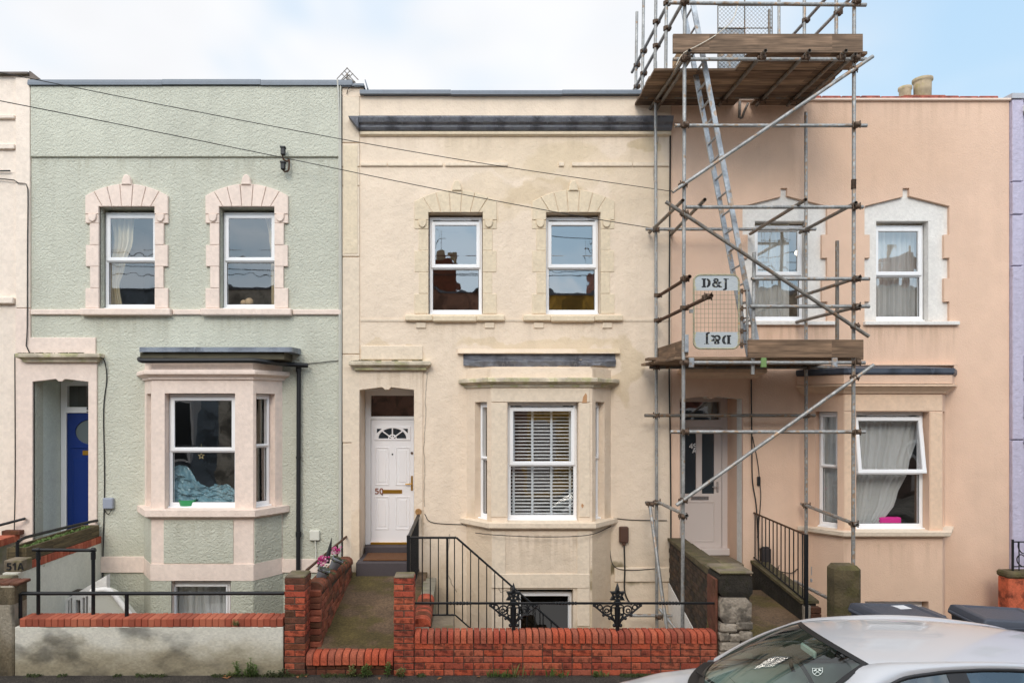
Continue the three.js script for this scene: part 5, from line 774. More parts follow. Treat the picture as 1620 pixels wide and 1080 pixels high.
  for (let i = 0; i < 5; i++) { const z = .02 + i * .2275; if (i === 0) { board(2.61, 4.13, 7.645, z, .215); board(4.37, 5.22, 7.645, z, .215); } else board(2.61 + (rand() - .5) * .03, 5.22 + (rand() - .5) * .05, 7.645 + (rand() - .5) * .006, z, .215, [1, 3, 0, 2, 1][i]); }
  for (let i = 5; i < 7; i++) board(3.72, 5.28, 7.645, .02 + i * .2275);
  put('toe_board', box(X(1065.5, 1.64), X(1366, 1.64), Y(83, 1.64), Y(53, 1.64), 1.60, 1.64, .004), M.plank[0], s); put('toe_board', box(2.93, 2.965, 7.69, 7.91, .9, 1.595, .004), mat([196, 164, 126], .9, { map: sized(T.wood, 1.4, .3) }), s); put('toe_board', box(5.16, 5.195, 7.69, 7.91, .1, 1.595, .004), M.plank[2], s);
  // lower platform
  for (let i = 0; i < 6; i++) board(i < 4 ? X(1022, .4) + i * .01 : 2.80, i < 4 ? 5.28 : 5.3, 3.66, .12 + i * .2275);
  board(2.62, 3.1, 3.703, .6, .222, 0);
  put('toe_board', box(X(1184.5, 1.63), X(1367, 1.63), Y(565.5, 1.63), Y(537, 1.63), 1.59, 1.63, .004), M.plank[1], s); put('toe_board', box(2.91, 2.945, 3.705, 3.925, .16, 1.58, .004), M.plank[1], s);
  for (const [x, m] of [[X(1094, 1.62), M.alu], [X(1208.5, 1.62), mat([112, 140, 84], .6)], [X(1321, 1.62), M.alu]]) put('board_clip', [box(x - .035, x + .035, Y(581, 1.63), Y(565.8, 1.63), 1.6, 1.635, .006)], m, s);
  put('toe_clip', box(X(1084, 1.6), X(1090, 1.6), Y(557, 1.6), Y(529, 1.6), 1.58, 1.6, .004), M.alu, s);
  // braces
  tube('brace', P(1064, 303.5, 1.63), P(1381.5, 89, 1.63)); tube('brace', P(1053.5, 319, 1.63), P(1375, 532, 1.63), M.galvDark); tube('brace', P(1070.5, 799, 1.63), P(1383, 577, 1.63));
  for (const [px, py] of [[1081, 292], [1350, 110], [1082, 338], [1352, 516], [1081, 791], [1352, 597]]) clamp(X(px, 1.59), Y(py, 1.59), 1.575, .2);
  tube('raker', P(1028.5, 800, .55), P(1056, 1000, 1.1), M.galv); tube('raker', P(1044, 963, .5), P(1072, 998, .8), M.galv); tube('transom', P(1022, 795, .42), P(1046, 796, .34), M.galvDark); clamp(X(1028, .5), Y(797, .5), .5, 0);
  tube('transom', P(996, 973.5, .3), P(1071, 973.5, .3), M.galv); put('tube_cap', rod(P(1071, 973.5, .3), P(1075.5, 973.5, .3), .028, 10), mat([214, 180, 90], .5), s); clamp(X(1043, .3), Y(975, .3), .3);
  for (const [py, px] of [[270, 1352], [300, 1352]]) put('sleeve', rod([XE + .003, Y(299, ZF), ZF], [XE + .005, Y(284, ZF), ZF], .031, 12), M.coupler, s);
}
{
  const l = thing('ladder', 'aluminium ladder leaning up through the scaffold to the upper platform', 'ladder', [3.9, 3.7, 1.2]);
  const at = (t, z) => [mix(3.965, 3.03, t), mix(3.71, 8.66, t), z];
  for (const z of [1.02, 1.37]) put('stile', (() => { const a = V(at(0, z)), b = V(at(1, z)), L = a.distanceTo(b), g = box(-.034, .034, 0, L, -.014, .014, .004); g.rotateZ(Math.atan2(a.x - b.x, b.y - a.y)); return g.translate(a.x, a.y, a.z); })(), M.alu, l);
  for (let i = 1; i < 20; i++) { const t = i / 20; put('rung', rod(at(t, 1.02), at(t, 1.37), .015, 8), M.alu, l); }
  const k = thing('ladder', 'short narrow galvanised ladder beam standing on the lower scaffold platform beside the gate panel', 'ladder', [X(1178, 1.4), Y(550, 1.4), 1.4]);
  for (const px of [1173, 1182]) put('stile', pipe(P(px + 1, 551, 1.45), P(px, 457, 1.45), .017, .003, 10), M.galv, k);
  for (const py of [461, 488, 504, 524, 545]) put('rung', [rod(P(1170, py, 1.45), P(1185, py - 1.5, 1.45), .011, 8), rod(P(1174, py + 4, 1.45), P(1174, py - 4, 1.45), .022, 8)], M.coupler, k);
}
{
  const z = 1.52, x0 = X(1096.7, z), x1 = X(1170.5, z), y0 = Y(552.5, z), y1 = Y(433.5, z), t = thing('scaffold_gate', 'scaffold gate with mesh and black stencilled letters on its grey plates', 'gate', [(x0 + x1) / 2, y0, z]);
  const rr = (a, b, c, d, r) => { const p = []; for (const [cx, cy, q] of [[b - r, d - r, 0], [a + r, d - r, 1], [a + r, c + r, 2], [b - r, c + r, 3]]) for (let i = 0; i <= 5; i++) { const th = (q + i / 5) * Math.PI / 2; p.push([cx + r * Math.cos(th), cy + r * Math.sin(th)]); } return p; };
  put('frame', new THREE.TubeGeometry(new THREE.CatmullRomCurve3(rr(x0 + .01, x1 - .01, y0 + .01, y1 - .01, .085).map(([x, y]) => new THREE.Vector3(x, y, z)), true, 'catmullrom', .1), 120, .0125, 8, true), mat([186, 180, 150], .6, { map: sized(T.galv, .4) }), t);
  const ym1 = Y(459.5, z), ym0 = Y(525, z);
  const plate = (flip) => {                                             // worn stencilled letters on a bare metal plate
    const c = document.createElement('canvas'); c.width = 512; c.height = 176; const g = c.getContext('2d'), r = rng(8 + flip);
    g.fillStyle = '#b4b9bb'; g.fillRect(0, 0, 512, 176);
    for (let i = 0; i < 2200; i++) { g.fillStyle = `rgba(${r() < .5 ? '120,130,142' : '190,196,198'},${r() * .25})`; g.fillRect(r() * 512, r() * 176, r() * 30, r() * 5); }
    g.save(); if (flip) { g.translate(512, 176); g.rotate(Math.PI); }
    g.fillStyle = '#15161a'; g.font = 'bold 132px serif'; g.textAlign = 'center'; g.textBaseline = 'middle'; g.save(); g.translate(256, 92); g.scale(1.02, 1); g.lineWidth = 8; g.lineJoin = 'round'; g.strokeStyle = '#15161a'; for (const [ch, x] of [['D', -108], ['&', 4], ['J', 104]]) { g.fillText(ch, x, 0); g.strokeText(ch, x, 0); } g.restore();
    g.fillStyle = '#b4b9bb'; for (const x of [143, 372]) g.fillRect(x, 30, 6, 120); g.fillRect(225, 104, 80, 5);
    if (flip) g.fillRect(0, 20, 512, 26);
    for (let i = 0; i < 60; i++) { g.fillStyle = r() < .4 ? 'rgba(206,190,120,.8)' : 'rgba(163,173,182,.9)'; g.fillRect(150 + r() * 220, 40 + r() * 100, 2 + r() * 7, 1 + r() * 6); }
    g.restore();
    g.fillStyle = 'rgba(206,192,110,.75)'; for (let i = 0; i < 90; i++) g.fillRect(r() < .5 ? r() * 26 : 486 + r() * 26, r() * 176, r() * 12, r() * 12);
    const tx = new THREE.CanvasTexture(c); tx.colorSpace = THREE.SRGBColorSpace; return new THREE.MeshStandardMaterial({ map: tx, roughness: .55, metalness: .15 });
  };
  const sheet = (ya, yb, flip) => { const r = .075, p = rr(x0 + .012, x1 - .012, y0 + .012, y1 - .012, r).filter(([, y]) => y >= ya - 1e-6 && y <= yb + 1e-6); const pts = flip ? [...p, [x1 - .012, yb], [x0 + .012, yb]] : [...p, [x0 + .012, ya], [x1 - .012, ya]]; pts.sort((a, b) => Math.atan2(a[1] - (ya + yb) / 2, a[0] - (x0 + x1) / 2) - Math.atan2(b[1] - (ya + yb) / 2, b[0] - (x0 + x1) / 2)); const m = put('plate', slab(pts, [], z - .002, z + .003), plate(flip ? 1 : 0), t); const uv = m.geometry.attributes.uv, o = origin.get(m); for (let i = 0; i < uv.count; i++) uv.setXY(i, (m.geometry.attributes.position.getX(i) + o.x - x0) / (x1 - x0), (m.geometry.attributes.position.getY(i) + o.y - ya) / (yb - ya)); };
  sheet(ym1, y1 - .012, false); sheet(y0 + .012, ym0, true);
  const mesh = []; for (let i = 1; i < 12; i++) mesh.push(rod([mix(x0, x1, i / 12), ym0, z], [mix(x0, x1, i / 12), ym1, z], .0026, 5)); for (let i = 1; i < 9; i++) mesh.push(rod([x0 + .01, mix(ym0, ym1, i / 9), z + .003], [x1 - .01, mix(ym0, ym1, i / 9), z + .003], .0026, 5));
  tag(put('wire_mesh', mesh, mat([150, 138, 120], .6, { metalness: .3 }), t), null, null, null, 'stuff');
  put('hinge', box(x0 - .05, x0 + .005, Y(495, z), Y(489, z), z - .01, z + .01, .003), M.galv, t);
}
{
  const z = 1.0, x0 = X(1136, z), x1 = X(1222, z), y0 = 7.69, y1 = Y(8.5, z), t = thing('mesh_screen', 'wire mesh screen with a pale plate standing on the upper scaffold platform', 'screen', [(x0 + x1) / 2, y0, z]);
  put('frame', [rod([x0, y0, z], [x0, y1, z], .008, 6), rod([x1, y0, z], [x1, y1, z], .008, 6), rod([x0, y1, z], [x1, y1, z], .008, 6), rod([x0, y0, z], [x1, y0, z], .008, 6), rod([mix(x0, x1, .5), y0, z - .01], [mix(x0, x1, .5), y1 + .2, z - .01], .009, 6), rod([x0, Y(44, z), z], [x1, Y(44.5, z), z], .007, 6)], M.galvDark, t);
  const m = []; const w = x1 - x0, h = y1 - y0, st = .055; for (let k = -h; k < w; k += st) { const a = Math.max(0, k), b = Math.min(w, k + h); if (b > a + .01) m.push(rod([x0 + a, y0 + (a - k), z + .004], [x0 + b, y0 + (b - k), z + .004], .0022, 4), rod([x0 + a, y1 - (a - k), z + .001], [x0 + b, y1 - (b - k), z + .001], .0022, 4)); }
  tag(put('wire_mesh', m, M.galvDark, t), null, null, null, 'stuff');
  put('plate', box(x0 + .01, mix(x0, x1, .49), y0, Y(43, z), z - .012, z - .006), M.alu, t);
  put('post', rod([X(1216, z), y0, z + .03], [X(1216, z), Y(17, z), z + .03], .02, 8), M.galvDark, t);
}
tag(put('rope', wire([P(1070, 103, 1.66), P(1078, 88, 1.67), P(1088, 80, 1.66), P(1108, 70, 1.66), P(1136, 53, 1.62), P(1160, 30, 1.3), P(1170, -4, 1.2)], .006, 40, 5), mat([206, 196, 180], .9), scene), 'thin pale rope tied from the upper scaffold corner to the mesh panel', 'rope');
{
  const t = thing('parapet_hopper', 'small grey pipe bracket hanging below the upper scaffold platform', 'bracket', P(1172, 185, .1));
  put('pipe', [rod(P(1170, 186, .06), P(1171, 160, .06), .022, 8), wire([P(1170, 184, .08), P(1174, 187, .1), P(1178, 176, .1), P(1184, 163, .1)], .018, 14, 6)], M.galvDark, t);
}
// ------------------------------------------------------------------ inside the windows
const mount = (o, label, category, group) => tag(o, label, category, group);
const cz = -.32;
curtain('curtain', 'cream curtain tied back in the left upper window of the green house', [[Y(336, cz), X(177, cz), X(212, cz)], [Y(380, cz), X(181, cz), X(209, cz)], [Y(420, cz), X(176, cz), X(196, cz)], [Y(452, cz), X(175, cz), X(187, cz)], [Y(488, cz), X(172, cz), X(192, cz)]], cz, M.curtain, 4, .03, 3);
curtain('curtain', 'narrow cream curtain at the right of the second upper window of the green house', [[Y(336, cz), X(419, cz), X(436, cz)], [Y(375, cz), X(426, cz), X(437, cz)], [Y(405, cz), X(429, cz), X(437, cz)], [Y(488, cz), X(430, cz), X(437, cz)]], cz, M.curtain, 3, .02, 4);
curtain('curtain', 'white net curtain in the right upper window of the peach house', [[Y(350, cz), X(1385, cz), X(1461, cz)], [Y(506, cz), X(1385, cz), X(1459, cz)]], cz, M.net, 9, .02, 5);
curtain('curtain', 'white net curtain behind the scaffold in the left upper window of the peach house', [[Y(350, cz), X(1190, cz), X(1250, cz)], [Y(506, cz), X(1190, cz), X(1249, cz)]], cz - .03, M.net, 8, .02, 6);
curtain('curtain', 'white net curtain swept aside in the peach house bay window', [[Y(655, .22), X(1346, .22), X(1462, .22)], [Y(690, .22), X(1346, .22), X(1456, .22)], [Y(740, .22), X(1346, .22), X(1442, .22)], [Y(790, .22), X(1346, .22), X(1422, .22)], [Y(838, .22), X(1346, .22), X(1394, .22)]], .16, M.net, 12, .02, 7);
{ const a = [X(1284, .0), X(1330, .2)]; const g = grid((u, v) => [mix(a[0], a[1], u), mix(Y(655), Y(842), v), mix(-.2, .14, u) + .015 * Math.sin(u * 40 + v)], 40, 8); tag(put('curtain', g, M.net, scene), 'white net curtain in the narrow left side of the peach house bay', 'curtain'); }
curtain('curtain', 'white curtain in the basement window of the green house', [[Y(917, .15), X(262, .15), X(366, .15)], [-.8, X(262, .15), X(366, .15)]], .15, M.net, 7, .03, 8);
for (const [a, b, label] of [[683, 758, 'rolled white blind at the top of the left upper window of the cream house'], [868, 945, 'rolled white blind at the top of the right upper window of the cream house']]) tag(put('window_blind', [rod([X(a, cz), Y(349, cz), cz], [X(b, cz), Y(349, cz), cz], .03, 12), box(X(a, cz), X(b, cz), Y(358, cz), Y(349, cz), cz + .02, cz + .024)], M.slat, scene), label, 'blind');
{
  const z = .12, x0 = X(803, z), x1 = X(915, z), t = thing('venetian_blind', 'white venetian blind with wide tapes in the cream house bay window', 'blind', [(x0 + x1) / 2, Y(828, z), z]);
  const g = planar(box(x0 - (x0 + x1) / 2, x1 - (x0 + x1) / 2, -.003, .003, -.024, .024).rotateX(.24)); const n = 36;
  for (let i = 0; i < n; i++) piece('slat', g, M.slat, t, (x0 + x1) / 2, mix(Y(638, z), Y(828, z), i / (n - 1)), z);
  for (const px of [812.5, 842, 872, 901.5]) put('tape', box(X(px - 1.8, z), X(px + 1.8, z), Y(828, z), Y(638, z), z + .026, z + .029), mat([205, 212, 216], .7), t);
}
{
  const z = .10, r = rng(12), f = (u, v) => { const px = mix(269, 372, u), top = 742 + 30 * sst(.15, .8, u) - 7 * Math.sin(u * 9); const n = fbm(u * 7, v * 6, 4, 0, 900) - .5, m = Math.abs(fbm(u * 14 + v * 6, v * 12, 3, 0, 901) - .5); return [X(px + n * 8, z), Y(mix(top, 806, v) + n * 14, z), z + .10 * Math.sin(v * 1.5) + n * .14 + m * .14]; };
  tag(put('plastic_sheet', grid(f, 90, 60), new THREE.MeshPhysicalMaterial({ color: rgb(120, 160, 172), roughness: .2, transmission: .2, thickness: 0, side: THREE.DoubleSide }), scene), 'crumpled pale blue plastic sheet piled inside the green house bay window', 'plastic sheet');
  tag(put('tub', new THREE.LatheGeometry([[0, 0], [.1, 0], [.13, .12], [.12, .12]].map((p) => new THREE.Vector2(...p)), 20).translate(X(296, .26), Y(803, .26), .25), mat([40, 150, 90], .4), scene), 'small green tub at the bottom left of the green house bay window', 'tub');
  tag(put('tub', box(X(313, .28), X(326, .28), Y(803, .28), Y(794, .28), .2, .27, .015), mat([70, 190, 190], .4), scene), 'small turquoise box on the sill of the green house bay window', 'box');
  const star = []; for (let i = 0; i < 10; i++) { const a = i / 10 * 6.283 + 1.57, q = i % 2 ? .022 : .055; star.push([X(318, .27) + q * Math.cos(a), Y(721, .27) + q * Math.sin(a)]); }
  tag(put('star_ornament', [slab(star, [star.map(([x, y]) => [mix(x, X(318, .27), .35), mix(y, Y(721, .27), .35)])], .265, .272), rod([X(318, .27), Y(716, .27), .268], [X(318, .27), Y(702, .27), .268], .002, 4)], mat([204, 186, 130], .4), scene), 'pale star ornament hanging in the green house bay window', 'ornament');
  tag(put('sill_ornament', [new THREE.SphereGeometry(.07, 12, 8).translate(X(394, -.3), Y(478, -.3), -.3), new THREE.SphereGeometry(.05, 10, 8).translate(X(385, -.3), Y(479, -.3), -.3)], mat([176, 150, 116], .7), scene), 'tan ornament on the sill in the second upper window of the green house', 'ornament');
  tag(put('pink_box', box(X(1392, .18), X(1426, .18), Y(842, .18), Y(818, .18), .1, .2, .015), mat([228, 40, 150], .6), scene), 'bright pink box on the sill of the peach house bay window', 'box');
}
{
  const x = X(1262, -1.6), y = Y(400, -1.6), z = -1.6, t = thing('ceiling_lamp', 'lit round ceiling lamp seen through the left upper window of the peach house', 'lamp', [x, y, z]);
  put('bulb', new THREE.SphereGeometry(.045, 16, 12).translate(x, y, z), new THREE.MeshStandardMaterial({ color: 0xffffff, emissive: rgb(255, 240, 206), emissiveIntensity: 3 }), t);
  put('cord', rod([x, y + .06, z], [x, 6.59, z], .006, 6), M.cable, t);
  const l = new THREE.PointLight(0xffe8c4, 1.2, 0, 2); l.castShadow = true; l.position.set(x, y, z); scene.add(l);
}

// ------------------------------------------------------------------ overhead cables, aerial
tag(put('overhead_cable', wire([P(-60, 104, 2.4), P(0, 114.6, 2.3), P(280, 170.5, 1.8), P(560, 223.5, 1.2), P(800, 264, .8), P(1062, 302.5, .06)], .0052, 80, 5), M.cable, scene), 'upper black overhead cable crossing in front of the green and cream houses', 'cable');
tag(put('overhead_cable', wire([P(-60, 148, 2.2), P(0, 159.5, 2.1), P(220, 203, 1.2), P(451, 250, .25), P(700, 301, .5), P(900, 339, .5), P(1064, 366, .05)], .006, 80, 5), M.cable, scene), 'lower black overhead cable passing the bracket on the green house', 'cable');
{
  const z = -1.2, c = [549, 124], t = thing('aerial', 'small grid shaped television aerial above the roof between the green and cream houses', 'aerial', P(549, 150, z));
  const q = (a, b) => { const s = Math.SQRT1_2; return P(c[0] + (a - b) * s, c[1] + (a + b) * s * 1.05, z); };
  put('grid', [0, 1, 2].flatMap((i) => [rod(q(-12, -11 + i * 6), q(14, -11 + i * 6), .008, 5), rod(q(-11 + i * 6, -12), q(-11 + i * 6, 12), .008, 5)]), M.galvDark, t);
  put('mast', [rod(P(549, 165, z), P(549, 118, z), .014, 8), rod(P(540, 128, z), P(553, 118, z + .2), .009, 6), rod(P(549, 124, z), P(560, 130, z + .1), .02, 8)], M.galvDark, t);
}

// ------------------------------------------------------------------ flower pots and plants
const leafMat = (c) => new THREE.MeshPhysicalMaterial({ color: rgb(...c), roughness: .7, side: THREE.DoubleSide, transmission: .2, thickness: 0 });
const L = { a: leafMat([92, 116, 50]), b: leafMat([74, 84, 42]), c: leafMat([122, 130, 72]), d: leafMat([150, 138, 84]) };
function leafQuad(p, dir, up, len, w) {                                // a folded pointed leaf
  const d = V(dir).normalize(), s = new THREE.Vector3().crossVectors(d, V(up)).normalize(), n = new THREE.Vector3().crossVectors(s, d), a = V(p), m = a.clone().addScaledVector(d, len * .45).addScaledVector(n, -len * .06), e = a.clone().addScaledVector(d, len).addScaledVector(n, -len * .2), l = m.clone().addScaledVector(s, w).addScaledVector(n, w * .4), r = m.clone().addScaledVector(s, -w).addScaledVector(n, w * .4);
  return [a, l, m, l, e, m, a, m, r, m, e, r].flatMap((q) => q.toArray());
}
const fromTris = (pos) => { const g = new THREE.BufferGeometry(); g.setAttribute('position', new THREE.Float32BufferAttribute(pos, 3)); g.computeVertexNormals(); return g; };
function weed(label, x, y, z, h, spread, m, seed, kind = 'leafy', name = 'weed') {
  const r = rng(seed), pos = [], stems = [], n = kind === 'grass' ? Math.round(26 * spread / .1) : Math.max(3, Math.round(7 * spread / .08));
  for (let i = 0; i < n; i++) {
    const a = r() * 6.283, lean = r() * .45, hx = x + (r() - .5) * spread * 2, hz = z + Math.abs(r() - .3) * spread * .5, H = h * (.45 + .55 * r());
    const tip = [hx + Math.cos(a) * lean * H, y + H, hz + Math.abs(Math.sin(a)) * lean * H];
    if (kind === 'grass') { pos.push(...leafQuad([hx, y, hz], [tip[0] - hx, H, tip[2] - hz], [Math.cos(a + 1.5), .1, Math.sin(a + 1.5)], H, .004 + r() * .003)); continue; }
    stems.push(rod([hx, y, hz], tip, .0028, 4));
    const k = 7 + Math.floor(H / .018); for (let j = 0; j < k; j++) { const t = .15 + .85 * j / k, b = j * 2.4 + r(), p = [mix(hx, tip[0], t), mix(y, tip[1], t), mix(hz, tip[2], t)], ll = (.022 + .022 * r()) * (1.15 - .55 * t) * (h > .1 ? 1.15 : .9); pos.push(...leafQuad(p, [Math.cos(b), .35 + r() * .5, Math.sin(b)], [0, 1, 0], ll, ll * .36)); }
  }
  const t = thing(name, label, kind === 'grass' ? 'grass' : 'plant', [x, y, z]); put('leaves', fromTris(pos), m, t); for (const st of stems) put('stem', st, m, t); return t;
}
const wz = BZ + .015, wd = (px, py) => [X(px, wz + .02), 0, wz + .02];
[['taller of the two leafy weeds at the foot of the grey rendered wall', 402, .17, .075, L.a, 1], ['slim leafy weed left of the tallest weed by the grey rendered wall', 376, .15, .03, L.a, 2], ['low weed at the foot of the grey rendered wall near the old brick pier', 430, .07, .04, L.b, 3], ['very small weed at the far left of the row by the grey rendered wall', 365, .07, .03, L.c, 4], ['small weed at the corner of the old brick gate pier', 447, .08, .04, L.b, 5], ['bushy weed below the rounded brick path step', 581, .15, .05, L.a, 6], ['slender weed at the right end of the brick path step', 611, .13, .028, L.a, 7], ['thin weed at the foot of the narrow brick pier', 634, .11, .03, L.c, 8], ['small weed under the middle of the brick path step', 557, .11, .02, L.c, 9]].forEach(([l, px, h, s, m, q]) => weed(l, ...wd(px), h * 1.35, s * 1.35, m, 100 + q));
[[786, .10, .12, 'pale grass tuft at the left part of the red brick wall foot'], [828, .15, .10, 'tallest grass tuft at the foot of the red brick wall'], [880, .11, .10, 'grass tuft at the middle of the red brick wall foot'], [950, .09, .08, 'short grass tuft by the car bonnet at the red brick wall foot']].forEach(([px, h, s, l], i) => weed(l, ...wd(px), h * 1.2, s * 1.2, i % 2 ? L.c : L.a, 130 + i, 'grass', 'grass_tuft'));
weed('green plant clump among the grass at the foot of the red brick wall', ...wd(945), .08, .06, L.a, 140);
weed('tall yellowish grass growing beside the whitewashed stone pier', X(1128, 2.62), .40, 2.62, .26, .07, L.c, 150, 'grass', 'grass_tuft');
weed('small pale weed growing on the brick coping of the green house street wall', X(373, BZ), .56, BZ + .01, .09, .04, L.c, 151);
weed('small moss and weed tuft hanging on the white path wall below the trough', -5.545, .92, 1.5, .07, .06, L.c, 152);
weed('weed beside the foot of the stone pier near the brick wall end', X(1134, BZ), .0, BZ + .02, .2, .04, L.c, 153);
{
  const r = rng(60), pos = []; for (let i = 0; i < 900; i++) { const x = -5.76 + .05 + r() * .13, z = .15 + r() * 1.7, a = r() * 6.28, ll = .03 + r() * .05; pos.push(...leafQuad([x, 1.2, z], [Math.cos(a), .6 + r() * 1.4, Math.sin(a)], [0, 1, 0], ll, ll * .25)); }
  tag(put('trough_plants', fromTris(pos), L.a, scene), 'bright green low plants filling the wooden trough', 'plants');
  const q = rng(61), p2 = []; for (let i = 0; i < 5200; i++) { const px = q() < .55 ? 660 + q() * 420 : 20 + q() * 620, den = fbm(px * .02, 3.3, 3, 0, 950); if (den < .5) continue; const x = X(px, BZ), z = BZ + .008 + q() * q() * .09, a = q() * 6.28, ll = .012 + q() * .028; p2.push(...leafQuad([x, 0, z], [Math.cos(a) * .6, .7 + q(), Math.sin(a) * .6], [Math.cos(a + 1.57), .1, Math.sin(a + 1.57)], ll, ll * .22)); }
  tag(put('moss', fromTris(p2), L.b, scene), 'thin line of moss and tiny grass along the foot of the street walls', 'moss', null, 'stuff');
  const lv = []; for (const px of [352, 358, 366, 470, 485, 600, 700, 760]) { const a = q() * 6.28; lv.push(...leafQuad([X(px, BZ + .06), .012, BZ + .04 + q() * .06], [Math.cos(a), .1, Math.sin(a)], [0, 1, 0], .05 + q() * .03, .018)); }
  tag(put('fallen_leaves', fromTris(lv), leafMat([150, 96, 52]), scene), 'few brown fallen leaves on the ground by the street walls', 'leaves', null, 'stuff');
}
{
  const rail = thing('handrail', 'rusty iron handrail along the mossy path wall behind the flower pots', 'rail', [-1.83, .95, 1.2]);
  put('rail', rod([-1.80, 1.06, .02], [-1.85, 1.11, 2.56], .017, 8), M.rust, rail); put('post', rod([-1.81, .78, .75], [-1.81, 1.075, .75], .014, 8), M.rust, rail); put('post', rod([-1.84, .9, 1.9], [-1.84, 1.095, 1.9], .014, 8), M.rust, rail);
  const potM = mat([128, 132, 138], .6);
  [[P(508, 911, 2.15), 'nearer grey square flower pot with pink cyclamen hanging tilted on the path wall', .4, 1], [P(529, 894, 1.5), 'farther grey square flower pot with pink cyclamen hanging tilted on the path wall', .5, 2]].forEach(([c, label, rz, sd]) => {
    const t = thing('flower_pot', label, 'flower pot', c), r = rng(sd), tilt = (g) => g.rotateZ(-rz).rotateY(.15).translate(...c);
    const wall = [[.052, -.085], [.078, .085], [.086, .085], [.086, .10], [.072, .10], [.066, .075], [.05, -.07]].map((p) => new THREE.Vector2(p[0] * 1.25, p[1]));
    put('pot', tilt(new THREE.LatheGeometry([new THREE.Vector2(0, -.085), ...wall], 4, Math.PI / 4)), potM, t);
    put('soil', tilt(box(-.07, .07, .06, .07, -.07, .07)), mat([48, 38, 30], 1), t);
    const lf = [], fl = [], wh = [];
    for (let i = 0; i < 46; i++) { const a = r() * 6.28, R = r() * .09; lf.push(...leafQuad([c[0] + .05 + Math.cos(a) * R, c[1] + .06 + r() * .06 - (Math.cos(a) > .4 ? .05 : 0), c[2] + Math.sin(a) * R], [Math.cos(a), .2, Math.sin(a)], [0, 1, 0], .05, .022)); }
    for (let i = 0; i < 34; i++) { const a = r() * 6.28, R = r() * .085, p = [c[0] + .02 + Math.cos(a) * R, c[1] + .13 + r() * .09, c[2] + Math.sin(a) * R]; for (let j = 0; j < 4; j++) { const b = j * 1.57 + r(); (r() < .7 ? fl : wh).push(...leafQuad(p, [Math.cos(b) * .6, 1, Math.sin(b) * .6], [Math.cos(b), .1, Math.sin(b)], .032, .012)); } }
    put('leaves', fromTris(lf), L.b, t); put('flowers', fromTris(fl), leafMat([206, 66, 142]), t, 'magenta flowers'); put('flowers', fromTris(wh), leafMat([236, 206, 222]), t, 'pale pink flowers');
  });
  const a = P(517, 890, 1.9), b = P(524.5, 851, 1.9);
  tag(put('spike_ornament', [rod(a, P(519.5, 876, 1.9), .035, 8, false, .026), rod(P(519.5, 876, 1.9), P(522, 864, 1.9), .03, 8, false, .016), rod(P(522, 866, 1.9), b, .02, 8, false, .004)], M.black, scene), 'black pointed ornament standing behind the flower pots on the path wall', 'ornament');
}
tag(put('doormat', box(-1.52, -.80, .724, .745, -.34, .18, .006), M.mat, scene), 'brown doormat on the step of the white front door', 'doormat');

// ------------------------------------------------------------------ wheelie bins
[[4.24, 4.02, .04, 'dark grey wheelie bin behind the car roof, left of the other bin'], [5.17, 4.12, -.12, 'dark grey wheelie bin at the right edge behind the car']].forEach(([x, z, ry, label], i) => {
  const t = thing('wheelie_bin', label, 'bin', [x, 0, z], 'wheelie bins on the pavement'), bm = mat([66, 72, 84], .42, { map: sized(T.grain, .7), ...bump(T.plaster, .12, .0008) }), R = (g) => g.rotateY(ry).translate(x, 0, z);
  put('body', R(new ConvexGeometry([[-.27, .06, -.20], [.22, .06, -.20], [-.27, .06, .20], [.22, .06, .20], [-.33, .98, -.27], [.33, .98, -.27], [-.33, .98, .27], [.33, .98, .27], [-.31, .94, -.25]].map(V))), bm, t);
  put('rim', R(box(-.35, .35, .955, .985, -.285, .285, .01)), bm, t);
  put('lid', [R(grid((u, v) => { const a = (u - .5) * 2, b = (v - .5) * 2, edge = 1 - Math.max(Math.abs(a) ** 8, Math.abs(b) ** 8), rib = Math.max(Math.abs(a), Math.abs(b)); return [.345 * a, .99 + .052 * Math.max(0, edge) ** .5 + .02 * (1 - a) * .5 - (rib < .72 ? .014 : 0) - (rib > .985 ? .03 : 0), .30 * b]; }, 40, 40)), R(box(-.345, .345, .975, .99, -.30, .30, .006)), R(box(.27, .35, 1.0, 1.035, -.17, .17, .012))], bm, t);
  put('handle', [R(rod([-.37, .99, -.22], [-.37, .99, .22], .016, 8)), R(rod([-.37, .99, -.22], [-.34, .97, -.22], .014, 6)), R(rod([-.37, .99, .22], [-.34, .97, .22], .014, 6))], bm, t);
  for (const s of [-1, 1]) put('wheel', R(new THREE.CylinderGeometry(.1, .1, .05, 18).rotateX(Math.PI / 2).translate(-.26, .1, s * .24)), M.black, t);
  put('sticker', R(box(i ? -.14 : .06, i ? .03 : .2, 1.0335, 1.0345, -.2, -.07).rotateZ(.03)), mat([210, 212, 214], .7), t);
});

